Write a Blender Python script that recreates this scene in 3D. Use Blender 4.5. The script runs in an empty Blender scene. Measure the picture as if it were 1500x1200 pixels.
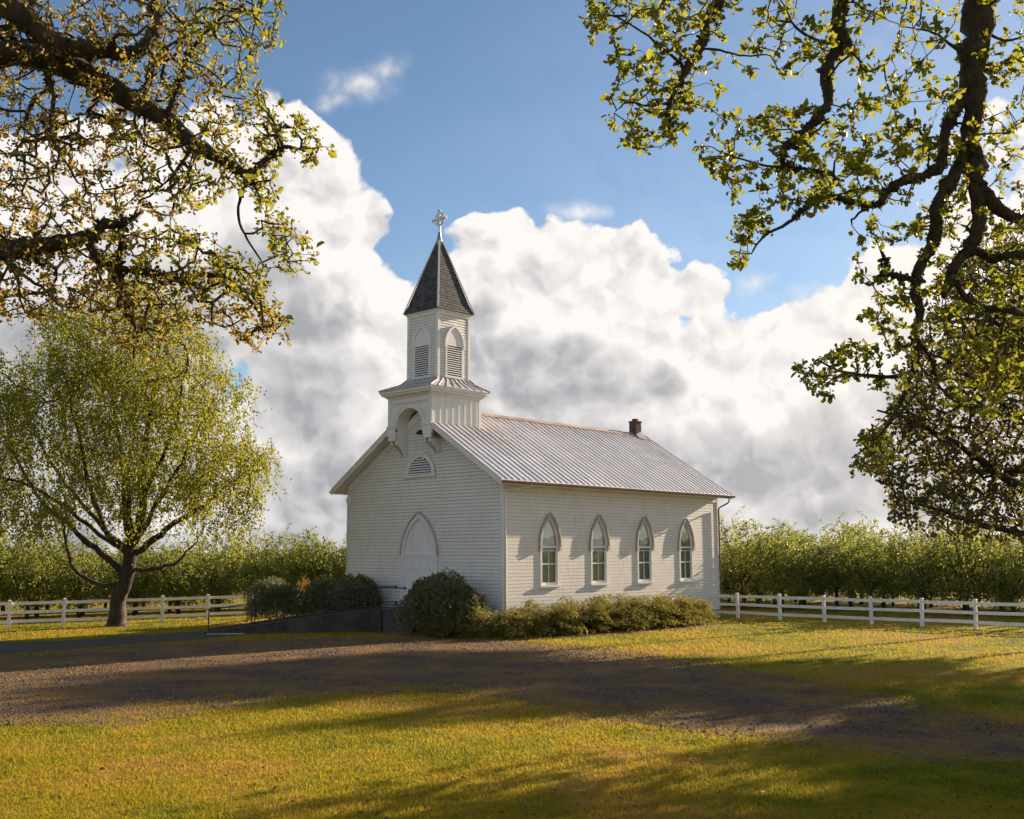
import bpy, math, random
import numpy as np
from mathutils import Vector, Matrix

S_ = bpy.context.scene
COL = S_.collection
R = math.radians
PI = math.pi

# ------------------------------------------------------------------ camera
FPX = 1570.47                      # focal length in pixels of a 1500 px wide frame
CAM = np.array([31.435, -33.527, 3.458])
YAW, PITCH = 0.74463, 0.13232
ROLL = -0.0022
_fw = np.array([-math.sin(YAW) * math.cos(PITCH), math.cos(YAW) * math.cos(PITCH), math.sin(PITCH)])
_r0 = np.array([math.cos(YAW), math.sin(YAW), 0.0])
_u0 = np.cross(_r0, _fw)
_rt = _r0 * math.cos(ROLL) + _u0 * math.sin(ROLL)
_up = np.cross(_rt, _fw)
cam_d = bpy.data.cameras.new('camera')
cam = bpy.data.objects.new('camera', cam_d)
COL.objects.link(cam)
cam_d.sensor_fit = 'HORIZONTAL'
cam_d.sensor_width = 36.0
cam_d.lens = FPX / 1500 * 36.0
cam_d.clip_end = 12000
cam_d.clip_start = 0.1
cam.matrix_world = Matrix(((_rt[0], _up[0], -_fw[0], CAM[0]), (_rt[1], _up[1], -_fw[1], CAM[1]),
                           (_rt[2], _up[2], -_fw[2], CAM[2]), (0, 0, 0, 1)))
S_.camera = cam

# ------------------------------------------------------------------ exposure, sun
S_.view_settings.view_transform = 'Standard'
S_.view_settings.look = 'None'
S_.view_settings.gamma = 1.0
S_.view_settings.use_curve_mapping = False
S_.view_settings.exposure = 1.35
SUN_EL, SUN_AZ = R(17.0), R(5.0)          # azimuth measured from +Y towards +X
SUN = Vector((math.sin(SUN_AZ) * math.cos(SUN_EL), math.cos(SUN_AZ) * math.cos(SUN_EL), math.sin(SUN_EL)))
sun_d = bpy.data.lights.new('sun', 'SUN')
sun_d.energy = 5.0
sun_d.angle = R(0.5)
sun_d.color = (1.0, 0.785, 0.57)
sun = bpy.data.objects.new('sun', sun_d)
COL.objects.link(sun)
sun.rotation_euler = (-SUN).to_track_quat('-Z', 'Y').to_euler()

# ------------------------------------------------------------------ world: Nishita sky and procedural cumulus by direction
def ray(u, v):
    return _fw + _rt * (u - 750) / FPX + _up * (600 - v) / FPX

def at(u, v, D):
    """a point D metres in front of the camera plane along a traced direction"""
    return CAM + ray(u, v) * D

def ground_at(u, v, z=0.0):
    q = ray(u, v)
    return CAM + q * ((z - CAM[2]) / q[2])

def azel(u, v):
    q = ray(u, v)
    q = q / np.linalg.norm(q)
    h = np.array([-math.sin(YAW), math.cos(YAW), 0])
    return math.degrees(math.atan2(q @ _r0, q @ h)), math.degrees(math.asin(q[2]))

W = bpy.data.worlds.new('World')
S_.world = W
W.use_nodes = True
W.cycles.sampling_method = 'MANUAL'
W.cycles.sample_map_resolution = 512
wt = W.node_tree
wt.nodes.clear()

class NT:
    """small helper for writing node trees"""
    def __init__(s, tree): s.t = tree
    def n(s, typ, **k):
        x = s.t.nodes.new(typ)
        for a, b in k.items(): setattr(x, a, b)
        return x
    def put(s, sock, v):
        if v is None: return
        if isinstance(v, bpy.types.NodeSocket): s.t.links.new(v, sock)
        else: sock.default_value = v
    def m(s, op, a, b=None, c=None, clamp=False):
        x = s.n('ShaderNodeMath', operation=op, use_clamp=clamp)
        for i, v in enumerate((a, b, c)):
            s.put(x.inputs[i], v)
        return x.outputs[0]
    def vm(s, op, a, b=None, c=None):
        x = s.n('ShaderNodeVectorMath', operation=op)
        for i, v in enumerate((a, b, c)):
            if v is not None: s.put(x.inputs[i], v)
        return x.outputs['Value'] if op in ('DOT_PRODUCT', 'LENGTH', 'DISTANCE') else x.outputs[0]
    def noise(s, vec, scale, detail=4.0, rough=0.55, lac=2.0, dist=0.0):
        x = s.n('ShaderNodeTexNoise')
        s.put(x.inputs['Vector'], vec)
        x.inputs['Scale'].default_value = scale
        x.inputs['Detail'].default_value = detail
        x.inputs['Roughness'].default_value = rough
        x.inputs['Lacunarity'].default_value = lac
        x.inputs['Distortion'].default_value = dist
        return x
    def mr(s, v, a, b, c=0.0, d=1.0, interp='LINEAR'):
        x = s.n('ShaderNodeMapRange', interpolation_type=interp)
        s.put(x.inputs[0], v)
        for i, q in enumerate((a, b, c, d)): s.put(x.inputs[1 + i], q)
        return x.outputs[0]
    def mix(s, f, a, b, blend='MIX'):
        x = s.n('ShaderNodeMix', data_type='RGBA', blend_type=blend)
        s.put(x.inputs[0], f); s.put(x.inputs[6], a); s.put(x.inputs[7], b)
        return x.outputs[2]
    def comb(s, x_, y_, z_):
        x = s.n('ShaderNodeCombineXYZ')
        for i, v in enumerate((x_, y_, z_)): s.put(x.inputs[i], v)
        return x.outputs[0]
    def sep(s, v):
        x = s.n('ShaderNodeSeparateXYZ'); s.put(x.inputs[0], v)
        return x.outputs

DEG = 57.2958 / FPX                # degrees of sky per traced pixel
CLOUD_BLOBS = [  # centre u, v, half-width, half-height: cumulus heaps, kept as azimuth and elevation
    (300, 330, 210, 160), (420, 250, 95, 105), (480, 330, 85, 105), (120, 400, 260, 210), (500, 440, 115, 110),
    (735, 370, 85, 88), (820, 420, 130, 100), (905, 425, 115, 95), (1000, 420, 55, 48), (690, 470, 110, 90),
    (880, 540, 220, 100), (600, 580, 220, 120), (1120, 545, 160, 82), (1240, 540, 130, 100), (1400, 500, 170, 150),
    (1560, 420, 200, 220), (560, 690, 330, 80), (1010, 650, 280, 80), (1330, 690, 260, 90), (200, 690, 260, 100),
    (690, 322, 24, 18), (1700, 600, 220, 160), (-250, 420, 260, 260), (440, 190, 62, 50), (540, 325, 40, 50),
    (750, 325, 46, 40), (690, 400, 60, 50), (880, 365, 60, 40), 
]
WISPS = [(535, 118, 46, 17), (565, 92, 26, 14), (500, 138, 22, 12), (862, 300, 40, 13), (1175, 440, 40, 20), (1105, 408, 30, 18)]
def ellipses(t, p, blobs, k=0.25):
    cur = None
    for (u, v, ru, rv) in blobs:
        a, e = azel(u, v)
        iu, iv = 1 / (ru * DEG), 1 / (rv * DEG)
        q = t.vm('MULTIPLY_ADD', p, (iu, iv, 0.0), (-a * iu, -e * iv, 0.0))
        d = t.vm('DOT_PRODUCT', q, q)
        cur = d if cur is None else t.m('SMOOTH_MIN', cur, d, k)
    return cur
def cloud_group():
    """smooth bodies of the clouds: heaps, loose cumulus elsewhere, layers near the horizon"""
    g = bpy.data.node_groups.new('cloud_body', 'ShaderNodeTree')
    g.interface.new_socket('P', in_out='INPUT', socket_type='NodeSocketVector')
    g.interface.new_socket('D', in_out='OUTPUT', socket_type='NodeSocketFloat')
    t = NT(g)
    gi = t.n('NodeGroupInput'); go = t.n('NodeGroupOutput')
    p = gi.outputs[0]
    body = t.m('MAXIMUM', t.m('SUBTRACT', 1.0, ellipses(t, p, CLOUD_BLOBS)), -1.2)
    xyz = t.sep(p)
    far = t.mr(t.m('ABSOLUTE', xyz[0]), 34.0, 48.0)
    gen = t.noise(t.vm('MULTIPLY', p, (0.6, 1.0, 1)), 0.06, 3.0, 0.55).outputs[0]
    gen = t.m('MULTIPLY_ADD', t.m('SUBTRACT', gen, 0.55), 7.0, 0.0)
    gen = t.m('ADD', gen, t.m('MULTIPLY', t.m('SUBTRACT', 1.0, far), -3.0))
    body = t.m('MAXIMUM', body, gen)
    lay = t.noise(t.vm('MULTIPLY', p, (0.055, 0.42, 1)), 1.0, 3.0, 0.55).outputs[0]
    lay = t.m('MULTIPLY_ADD', t.m('SUBTRACT', lay, 0.36), 5.0, 0.0)
    lay = t.m('ADD', lay, t.mr(xyz[1], 2.0, 12.0, 0.9, -4.0))
    t.put(go.inputs[0], t.m('MAXIMUM', body, lay))
    return g

t = NT(wt)
tc = t.n('ShaderNodeTexCoord')
dirv = tc.outputs['Generated']
sx = t.sep(dirv)
fx = t.vm('DOT_PRODUCT', dirv, (-math.sin(YAW), math.cos(YAW), 0))
rx = t.vm('DOT_PRODUCT', dirv, tuple(_r0))
az = t.m('MULTIPLY', t.m('ARCTAN2', rx, fx), 57.2958)
el = t.m('MULTIPLY', t.m('ARCSINE', sx[2]), 57.2958)
P0 = t.comb(az, el, 0.0)
w = t.noise(P0, 0.16, 3.0, 0.6)
WV = t.vm('MULTIPLY_ADD', t.vm('SUBTRACT', w.outputs['Color'], (0.5, 0.5, 0.5)), (4.0, 3.2, 0), P0)
cg = cloud_group()
def body(off):
    x = t.n('ShaderNodeGroup'); x.node_tree = cg
    t.put(x.inputs[0], t.vm('ADD', WV, off) if off else WV)
    return x.outputs[0]
n0 = t.noise(P0, 0.30, 8.0, 0.58, 2.1).outputs[0]
n1 = t.noise(t.vm('ADD', P0, (0.35, 0.65, 0.0)), 0.30, 4.0, 0.58, 2.1).outputs[0]
wf = t.noise(P0, 0.9, 2.0, 0.5)
PV = t.vm('MULTIPLY_ADD', t.vm('SUBTRACT', wf.outputs['Color'], (0.5, 0.5, 0.5)), (0.9, 0.9, 0), WV)
def puffs(off):
    """cauliflower billows"""
    v = t.n('ShaderNodeTexVoronoi', feature='F1')
    v.inputs['Scale'].default_value = 0.36
    v.inputs['Detail'].default_value = 1.6
    v.inputs['Roughness'].default_value = 0.55
    v.inputs['Lacunarity'].default_value = 2.3
    t.put(v.inputs['Vector'], t.vm('ADD', PV, off) if off else PV)
    return t.m('SUBTRACT', 0.45, v.outputs['Distance'])
p0 = puffs(None)
p1 = puffs((0.55, 0.95, 0.0))
amp = t.m('MULTIPLY_ADD', t.m('SUBTRACT', n0, 0.5), 1.9, t.m('MULTIPLY', p0, 1.0))
b0 = body(None)
d0 = t.m('ADD', t.m('MULTIPLY_ADD', b0, 1.25, t.mr(el, 8.0, 18.0, 1.05, 0.48)), amp)
b2 = body((1.6, 5.2, 0.0))
alpha = t.mr(d0, -0.04, 0.40, 0.0, 1.0, 'SMOOTHERSTEP')
veil = t.m('MULTIPLY', t.mr(t.m('ADD', az, t.m('MULTIPLY', el, -0.9)), -28.0, 16.0), t.mr(t.noise(t.vm('MULTIPLY', P0, (0.5, 1.6, 1)), 0.11, 4.0, 0.6).outputs[0], 0.25, 0.75, 0.04, 0.36))
alpha = t.m('MAXIMUM', alpha, veil)
wd = ellipses(t, WV, WISPS, 0.1)
wisp = t.m('MULTIPLY', t.m('EXPONENT', t.m('MULTIPLY', wd, -1.0)), t.mr(n0, 0.40, 0.66))
alpha = t.m('MAXIMUM', alpha, t.m('MULTIPLY', wisp, 0.95, clamp=True))
relief = t.m('ADD', t.m('MULTIPLY', t.m('SUBTRACT', n0, n1), 0.7), t.m('MULTIPLY', t.m('SUBTRACT', p0, p1), 0.75))
thick = t.m('ADD', t.m('MULTIPLY_ADD', b2, 1.25, t.mr(el, 4.0, 16.0, 0.42, 0.12)), t.m('MULTIPLY', p0, 0.6))
thick = t.mr(thick, 0.10, 1.40, 0.0, 1.0, 'SMOOTHSTEP')
sund = t.vm('DOT_PRODUCT', dirv, tuple(SUN))
sang = t.m('MULTIPLY', t.m('ARCCOSINE', t.m('MINIMUM', sund, 0.99999)), 57.2958)
glow = t.m('EXPONENT', t.m('MULTIPLY', t.m('POWER', t.m('DIVIDE', sang, 25.0), 2.0), -1.0))
lit = t.m('ADD', t.m('SUBTRACT', 0.93, t.m('MULTIPLY', thick, 0.80)), relief, clamp=True)
lit = t.m('ADD', lit, t.m('MULTIPLY', glow, 0.10), clamp=True)
ccol = t.mix(lit, (0.160, 0.164, 0.174, 1), (0.390, 0.374, 0.362, 1))
ccol = t.mix(t.m('MULTIPLY', glow, 0.70, clamp=True), ccol, (0.47, 0.415, 0.37, 1))
sky = t.n('ShaderNodeTexSky')
sky.sky_type = 'NISHITA'
sky.sun_disc = False
sky.sun_elevation = SUN_EL
sky.sun_rotation = SUN_AZ
sky.altitude = 300
sky.air_density = 1.0
sky.dust_density = 0.15
sky.ozone_density = 2.4
bg1 = t.n('ShaderNodeBackground')
t.put(bg1.inputs[0], sky.outputs[0]); bg1.inputs[1].default_value = 0.055
bg2 = t.n('ShaderNodeBackground')
t.put(bg2.inputs[0], ccol); bg2.inputs[1].default_value = 1.0
mx = t.n('ShaderNodeMixShader')
t.put(mx.inputs[0], alpha)
wt.links.new(bg1.outputs[0], mx.inputs[1]); wt.links.new(bg2.outputs[0], mx.inputs[2])
wo = t.n('ShaderNodeOutputWorld')
wt.links.new(mx.outputs[0], wo.inputs[0])
S_.cycles.use_denoising = True
S_.cycles.max_bounces = 6
S_.cycles.diffuse_bounces = 3
S_.cycles.adaptive_threshold = 0.02
S_.cycles.transmission_bounces = 6
S_.cycles.transparent_max_bounces = 8

# ------------------------------------------------------------------ object helpers
def tag(o, label=None, cat=None, group=None, kind=None):
    if label: o['label'] = label
    if cat: o['category'] = cat
    if group: o['group'] = group
    if kind: o['kind'] = kind
    return o

def link(name, me, mat=None, parent=None):
    if mat is not None: me.materials.append(mat)
    o = bpy.data.objects.new(name, me)
    COL.objects.link(o)
    if parent is not None:
        o.parent = parent
        o.matrix_parent_inverse = world_of(parent).inverted()
    return o

def world_of(o):
    m = o.matrix_basis.copy()
    if o.parent is not None:
        m = world_of(o.parent) @ o.matrix_parent_inverse @ m
    return m

def empty(name, loc, label, cat, group=None):
    o = bpy.data.objects.new(name, None)
    COL.objects.link(o)
    o.location = loc
    o.empty_display_size = 0.3
    return tag(o, label, cat, group)

def copy_tree(o, parent=None):
    c = o.copy(); COL.objects.link(c)
    if parent is not None:
        c.parent = parent
        c.matrix_parent_inverse = o.matrix_parent_inverse
    for ch in list(o.children): copy_tree(ch, c)
    return c

class MB:
    """collects polygons for one mesh object"""
    def __init__(s): s.v = []; s.f = []
    def face(s, pts):
        b = len(s.v); s.v += [tuple(map(float, p)) for p in pts]; s.f.append(tuple(range(b, b + len(pts))))
    def box(s, x0, x1, y0, y1, z0, z1):
        b = len(s.v)
        s.v += [(x0, y0, z0), (x1, y0, z0), (x1, y1, z0), (x0, y1, z0), (x0, y0, z1), (x1, y0, z1), (x1, y1, z1), (x0, y1, z1)]
        s.f += [tuple(b + i for i in q) for q in ((3, 2, 1, 0), (4, 5, 6, 7), (0, 1, 5, 4), (1, 2, 6, 5), (2, 3, 7, 6), (3, 0, 4, 7))]
    def obox(s, p0, p1, w, h, up=(0, 0, 1)):
        """a bar from p0 to p1, w wide and h high"""
        p0, p1 = Vector(p0), Vector(p1)
        d = (p1 - p0).normalized(); side = d.cross(Vector(up)).normalized(); u = side.cross(d)
        b = len(s.v)
        for p in (p0, p1):
            for a, c in ((-1, -1), (1, -1), (1, 1), (-1, 1)):
                s.v.append(tuple(p + side * (a * w / 2) + u * (c * h / 2)))
        s.f += [tuple(b + i for i in q) for q in ((0, 1, 2, 3), (7, 6, 5, 4), (0, 4, 5, 1), (1, 5, 6, 2), (2, 6, 7, 3), (3, 7, 4, 0))]
    def tube(s, path, r, k=8, cap=True):
        path = [Vector(p) for p in path]
        rr = r if isinstance(r, (list, tuple)) else [r] * len(path)
        n0 = None; b = len(s.v)
        for i, p in enumerate(path):
            d = (path[min(i + 1, len(path) - 1)] - path[max(i - 1, 0)]).normalized()
            if n0 is None: n0 = d.orthogonal().normalized()
            n0 = (n0 - d * n0.dot(d)).normalized(); m = d.cross(n0)
            for j in range(k):
                a = 2 * PI * j / k
                s.v.append(tuple(p + (n0 * math.cos(a) + m * math.sin(a)) * rr[i]))
        for i in range(len(path) - 1):
            for j in range(k):
                j2 = (j + 1) % k
                s.f.append((b + i * k + j, b + i * k + j2, b + (i + 1) * k + j2, b + (i + 1) * k + j))
        if cap:
            s.f.append(tuple(b + j for j in reversed(range(k))))
            e = b + (len(path) - 1) * k
            s.f.append(tuple(e + j for j in range(k)))
    def prism(s, poly, fn, n0, n1):
        """outline poly of (a, b) pairs swept from n0 to n1; fn(a, b, n) gives the point"""
        b = len(s.v); k = len(poly)
        for n in (n0, n1):
            s.v += [tuple(map(float, fn(p[0], p[1], n))) for p in poly]
        s.f.append(tuple(b + i for i in reversed(range(k)))); s.f.append(tuple(b + k + i for i in range(k)))
        for i in range(k):
            j = (i + 1) % k
            s.f.append((b + i, b + j, b + k + j, b + k + i))
    def band(s, outer, inner, fn, n0, n1):
        """a closed strip between two open outlines of equal length, swept from n0 to n1"""
        k = len(outer)
        for i in range(k - 1):
            q = [outer[i], outer[i + 1], inner[i + 1], inner[i]]
            a = [fn(p[0], p[1], n1) for p in q]; c = [fn(p[0], p[1], n0) for p in q]
            s.face(a); s.face([c[0], a[0], a[1], c[1]]); s.face([a[3], c[3], c[2], a[2]])
        for i in (0, k - 1):
            s.face([fn(*outer[i], n0), fn(*outer[i], n1), fn(*inner[i], n1), fn(*inner[i], n0)])
    def lathe(s, prof, c, k=12):
        b = len(s.v)
        for (r, z) in prof:
            for j in range(k):
                a = 2 * PI * j / k
                s.v.append((c[0] + r * math.cos(a), c[1] + r * math.sin(a), c[2] + z))
        for i in range(len(prof) - 1):
            for j in range(k):
                j2 = (j + 1) % k
                s.f.append((b + i * k + j, b + i * k + j2, b + (i + 1) * k + j2, b + (i + 1) * k + j))
    def build(s, name, mat, parent=None, bevel=0.0, smooth=False, fix=True):
        me = bpy.data.meshes.new(name)
        me.from_pydata(s.v, [], s.f)
        if fix:
            import bmesh
            bm = bmesh.new(); bm.from_mesh(me)
            bmesh.ops.recalc_face_normals(bm, faces=bm.faces); bm.to_mesh(me); bm.free()
        if smooth: me.polygons.foreach_set('use_smooth', [True] * len(me.polygons))
        me.update()
        o = link(name, me, mat, parent)
        if bevel:
            md = o.modifiers.new('bevel', 'BEVEL'); md.width = bevel; md.segments = 1; md.limit_method = 'ANGLE'
        return o

def np_mesh(name, V, F, mat, parent=None, rnd=None, smooth=False):
    """mesh from numpy vertices (N,3) and faces (M,k), with an optional per-face value"""
    me = bpy.data.meshes.new(name)
    V = np.asarray(V, np.float32); F = np.asarray(F, np.int32); k = F.shape[1]
    me.vertices.add(len(V)); me.vertices.foreach_set('co', V.ravel())
    me.loops.add(F.size); me.loops.foreach_set('vertex_index', F.ravel())
    me.polygons.add(len(F)); me.polygons.foreach_set('loop_start', np.arange(0, F.size, k, dtype=np.int32))
    if smooth: me.polygons.foreach_set('use_smooth', np.ones(len(F), bool))
    me.update(calc_edges=True)
    if rnd is not None:
        a = me.attributes.new('rnd', 'FLOAT', 'FACE'); a.data.foreach_set('value', np.asarray(rnd, np.float32))
    return link(name, me, mat, parent)

# ------------------------------------------------------------------ materials
def new_mat(name):
    m = bpy.data.materials.new(name); m.use_nodes = True
    m.node_tree.nodes.clear()
    t = NT(m.node_tree)
    out = t.n('ShaderNodeOutputMaterial')
    return m, t, out

def pbsdf(t, out, col, rough=0.6, metal=0.0, spec=0.4, bump=None, bump_d=0.01, bump_s=0.5):
    b = t.n('ShaderNodeBsdfPrincipled')
    t.put(b.inputs['Base Color'], col); t.put(b.inputs['Roughness'], rough); t.put(b.inputs['Metallic'], metal)
    t.put(b.inputs['Specular IOR Level'], spec)
    if bump is not None:
        bp = t.n('ShaderNodeBump'); bp.inputs['Strength'].default_value = bump_s; bp.inputs['Distance'].default_value = bump_d
        t.put(bp.inputs['Height'], bump); t.t.links.new(bp.outputs[0], b.inputs['Normal'])
    t.t.links.new(b.outputs[0], out.inputs[0])
    return b

def m_paint(name, c1, c2, rough=0.55, stain=0.35, splash=0.0):
    """weathered white paint: faint streaks, chalking and grime"""
    m, t, out = new_mat(name)
    tc = t.n('ShaderNodeTexCoord'); p = tc.outputs['Object']
    n1 = t.noise(p, 0.9, 5, 0.6).outputs[0]
    n2 = t.noise(t.vm('MULTIPLY', p, (7, 7, 0.8)), 1.6, 4, 0.6).outputs[0]
    n3 = t.noise(p, 26, 3, 0.6).outputs[0]
    f = t.m('MULTIPLY', t.mr(n1, 0.35, 0.72), t.mr(n2, 0.4, 0.7))
    f = t.m('MULTIPLY_ADD', f, stain * 1.6, t.m('MULTIPLY', t.mr(n3, 0.55, 0.8), 0.12), clamp=True)
    z = t.sep(p)[2]
    sp = t.m('MULTIPLY', t.mr(z, 1.9, 0.6), t.mr(n1, 0.3, 0.7, 0.15, 0.75))
    f = t.m('MAXIMUM', f, t.m('MULTIPLY', sp, splash), clamp=True)
    pbsdf(t, out, t.mix(f, c1, c2), rough, 0, 0.35, n3, 0.004, 0.35)
    return m

def m_noise(name, c1, c2, scale=8.0, rough=0.8, bump=0.01, metal=0.0, spec=0.3, stretch=(1, 1, 1), detail=6):
    m, t, out = new_mat(name)
    tc = t.n('ShaderNodeTexCoord')
    p = t.vm('MULTIPLY', tc.outputs['Object'], stretch)
    n = t.noise(p, scale, detail, 0.62).outputs[0]
    n2 = t.noise(p, scale * 0.23, 3, 0.5).outputs[0]
    f = t.m('MULTIPLY_ADD', n2, 0.5, t.m('MULTIPLY', n, 0.5))
    pbsdf(t, out, t.mix(t.mr(f, 0.35, 0.65), c1, c2), rough, metal, spec, n, bump, 0.7)
    return m

def m_leaf(name, cols, trans, tfac=0.45, rough=0.5, spec=0.25):
    """leaf with its own shade per leaf and light passing through"""
    m, t, out = new_mat(name)
    a = t.n('ShaderNodeAttribute', attribute_name='rnd')
    r = t.n('ShaderNodeValToRGB')
    r.color_ramp.elements[0].color = cols[0]; r.color_ramp.elements[1].color = cols[-1]
    for i, c in enumerate(cols[1:-1]):
        e = r.color_ramp.elements.new((i + 1) / (len(cols) - 1)); e.color = c
    oi = t.n('ShaderNodeObjectInfo')
    t.put(r.inputs[0], t.m('MULTIPLY_ADD', t.m('SUBTRACT', oi.outputs['Random'], 0.5), 0.45, a.outputs['Fac'], clamp=True))
    b = t.n('ShaderNodeBsdfPrincipled')
    t.put(b.inputs['Base Color'], r.outputs[0]); b.inputs['Roughness'].default_value = rough
    b.inputs['Specular IOR Level'].default_value = spec
    tr = t.n('ShaderNodeBsdfTranslucent')
    t.put(tr.inputs[0], t.mix(0.55, r.outputs[0], trans))
    mx = t.n('ShaderNodeMixShader'); mx.inputs[0].default_value = tfac
    t.t.links.new(b.outputs[0], mx.inputs[1]); t.t.links.new(tr.outputs[0], mx.inputs[2])
    t.t.links.new(mx.outputs[0], out.inputs[0])
    return m

M = {}
M['siding'] = m_paint('white_siding_paint', (0.76, 0.745, 0.685, 1), (0.47, 0.43, 0.35, 1), 0.55, 0.42, 0.55)
M['trim'] = m_paint('white_trim_paint', (0.78, 0.77, 0.75, 1), (0.52, 0.47, 0.40, 1), 0.45, 0.35)
M['hood'] = m_paint('weathered_grey_trim', (0.46, 0.42, 0.37, 1), (0.30, 0.26, 0.21, 1), 0.6, 0.5)
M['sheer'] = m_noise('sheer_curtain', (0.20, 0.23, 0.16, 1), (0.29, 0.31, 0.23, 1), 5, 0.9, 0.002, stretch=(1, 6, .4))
M['darkstone'] = m_noise('dark_mossy_stone', (0.030, 0.028, 0.022, 1), (0.085, 0.076, 0.060, 1), 5, 0.95, 0.03)
M['fence'] = m_paint('white_fence_paint', (0.80, 0.79, 0.76, 1), (0.45, 0.42, 0.33, 1), 0.5, 0.45)
M['bark_oak'] = m_noise('oak_bark', (0.018, 0.014, 0.011, 1), (0.075, 0.062, 0.040, 1), 16, 0.9, 0.03, stretch=(1, 1, .5))
M['bark_birch'] = m_noise('birch_bark', (0.016, 0.012, 0.010, 1), (0.085, 0.062, 0.048, 1), 7, 0.85, 0.03, stretch=(1, 1, .35))
M['bark_orchard'] = m_noise('orchard_bark', (0.02, 0.016, 0.012, 1), (0.07, 0.055, 0.04, 1), 10, 0.9, 0.02)
M['stone'] = m_noise('foundation_stone', (0.09, 0.06, 0.05, 1), (0.24, 0.18, 0.15, 1), 5, 0.9, 0.03)
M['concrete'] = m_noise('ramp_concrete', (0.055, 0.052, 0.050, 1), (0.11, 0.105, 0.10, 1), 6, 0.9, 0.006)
M['asphalt'] = m_noise('asphalt', (0.030, 0.027, 0.025, 1), (0.060, 0.054, 0.048, 1), 30, 0.9, 0.008)
M['iron'] = m_noise('black_iron', (0.012, 0.013, 0.016, 1), (0.028, 0.028, 0.03, 1), 20, 0.5, 0.001, 0.0, 0.4)
M['rustmetal'] = m_noise('brown_gutter', (0.09, 0.05, 0.035, 1), (0.20, 0.13, 0.10, 1), 9, 0.6, 0.002)
M['spire'] = None
M['lap'] = m_paint('shadow_line_paint', (0.46, 0.44, 0.38, 1), (0.22, 0.20, 0.17, 1), 0.8, 0.4)  # darker paint for the shadow lines under boards and between dentils
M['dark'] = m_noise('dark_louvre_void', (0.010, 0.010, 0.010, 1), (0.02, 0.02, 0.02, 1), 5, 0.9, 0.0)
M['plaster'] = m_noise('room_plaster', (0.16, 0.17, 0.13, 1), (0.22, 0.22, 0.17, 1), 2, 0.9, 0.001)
M['curtain'] = m_noise('pale_reflection', (0.66, 0.60, 0.57, 1), (0.80, 0.75, 0.72, 1), 3, 0.9, 0.01, stretch=(1, 9, 1))  # pale tone of the added arch panels, standing for reflected sky
M['ridge'] = m_noise('rusty_ridge', (0.26, 0.17, 0.12, 1), (0.50, 0.42, 0.37, 1), 3, 0.6, 0.002, 0.2)
M['crossmetal'] = m_noise('weathered_silver', (0.32, 0.38, 0.42, 1), (0.55, 0.58, 0.60, 1), 12, 0.45, 0.001, 0.6)
M['cap'] = m_noise('lead_cap', (0.16, 0.21, 0.25, 1), (0.28, 0.31, 0.34, 1), 9, 0.5, 0.002, 0.3)

def m_roof():
    m, t, out = new_mat('galvanised_roof')
    tc = t.n('ShaderNodeTexCoord'); p = tc.outputs['Object']
    xyz = t.sep(p)
    pan = t.n('ShaderNodeTexWhiteNoise', noise_dimensions='1D')
    t.put(pan.inputs['W'], t.m('FLOOR', t.m('DIVIDE', xyz[1], 0.4)))
    n1 = t.noise(p, 1.1, 6, 0.65).outputs[0]
    n2 = t.noise(t.vm('MULTIPLY', p, (0.8, 9, 0.8)), 1.3, 4, 0.6).outputs[0]
    c = t.mix(t.m('MULTIPLY_ADD', pan.outputs[0], 0.35, t.m('MULTIPLY', n1, 0.6)), (0.46, 0.465, 0.48, 1), (0.70, 0.70, 0.71, 1))
    # rust: along the ridge and where the tower sheds water
    ridge = t.mr(xyz[2], 9.2, 10.2)
    tw = t.vm('DISTANCE', p, (-4.0, 2.0, 9.6))
    tw = t.mr(tw, 3.4, 0.6)
    rf = t.m('MULTIPLY', t.m('MAXIMUM', t.m('MULTIPLY', ridge, 0.6), t.m('MULTIPLY', tw, 0.85)), t.mr(n2, 0.38, 0.66))
    rf = t.m('ADD', rf, t.m('MULTIPLY', t.mr(n2, 0.58, 0.8), 0.22), clamp=True)
    c = t.mix(rf, c, (0.26, 0.155, 0.10, 1))
    pbsdf(t, out, c, t.mr(n1, 0.3, 0.7, 0.42, 0.62), 0.35, 0.5, n1, 0.006, 0.4)
    return m
M['roof'] = m_roof()

def m_shingle():
    m, t, out = new_mat('spire_shingles')
    tc = t.n('ShaderNodeTexCoord'); p = tc.outputs['Object']
    xyz = t.sep(p)
    row = t.m('DIVIDE', xyz[2], 0.15)
    fr = t.m('FRACT', row)
    wn = t.n('ShaderNodeTexWhiteNoise', noise_dimensions='3D')
    rowi = t.m('FLOOR', row)
    h = t.m('ADD', t.m('DIVIDE', t.m('ADD', xyz[0], xyz[1]), 0.16), t.m('MULTIPLY', rowi, 0.5))
    t.put(wn.inputs['Vector'], t.comb(t.m('FLOOR', h), rowi, 0.0))
    n1 = t.noise(p, 3, 5, 0.6).outputs[0]
    c = t.mix(wn.outputs[0], (0.030, 0.034, 0.040, 1), (0.095, 0.092, 0.092, 1))
    c = t.mix(t.mr(n1, 0.45, 0.75, 0, 0.6), c, (0.14, 0.125, 0.115, 1))
    c = t.mix(t.mr(fr, 0.86, 1.0), c, (0.03, 0.026, 0.024, 1))
    pbsdf(t, out, c, 0.85, 0, 0.3, t.m('SUBTRACT', 1.0, fr), 0.02, 0.8)
    return m
M['spire'] = m_shingle()

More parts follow.
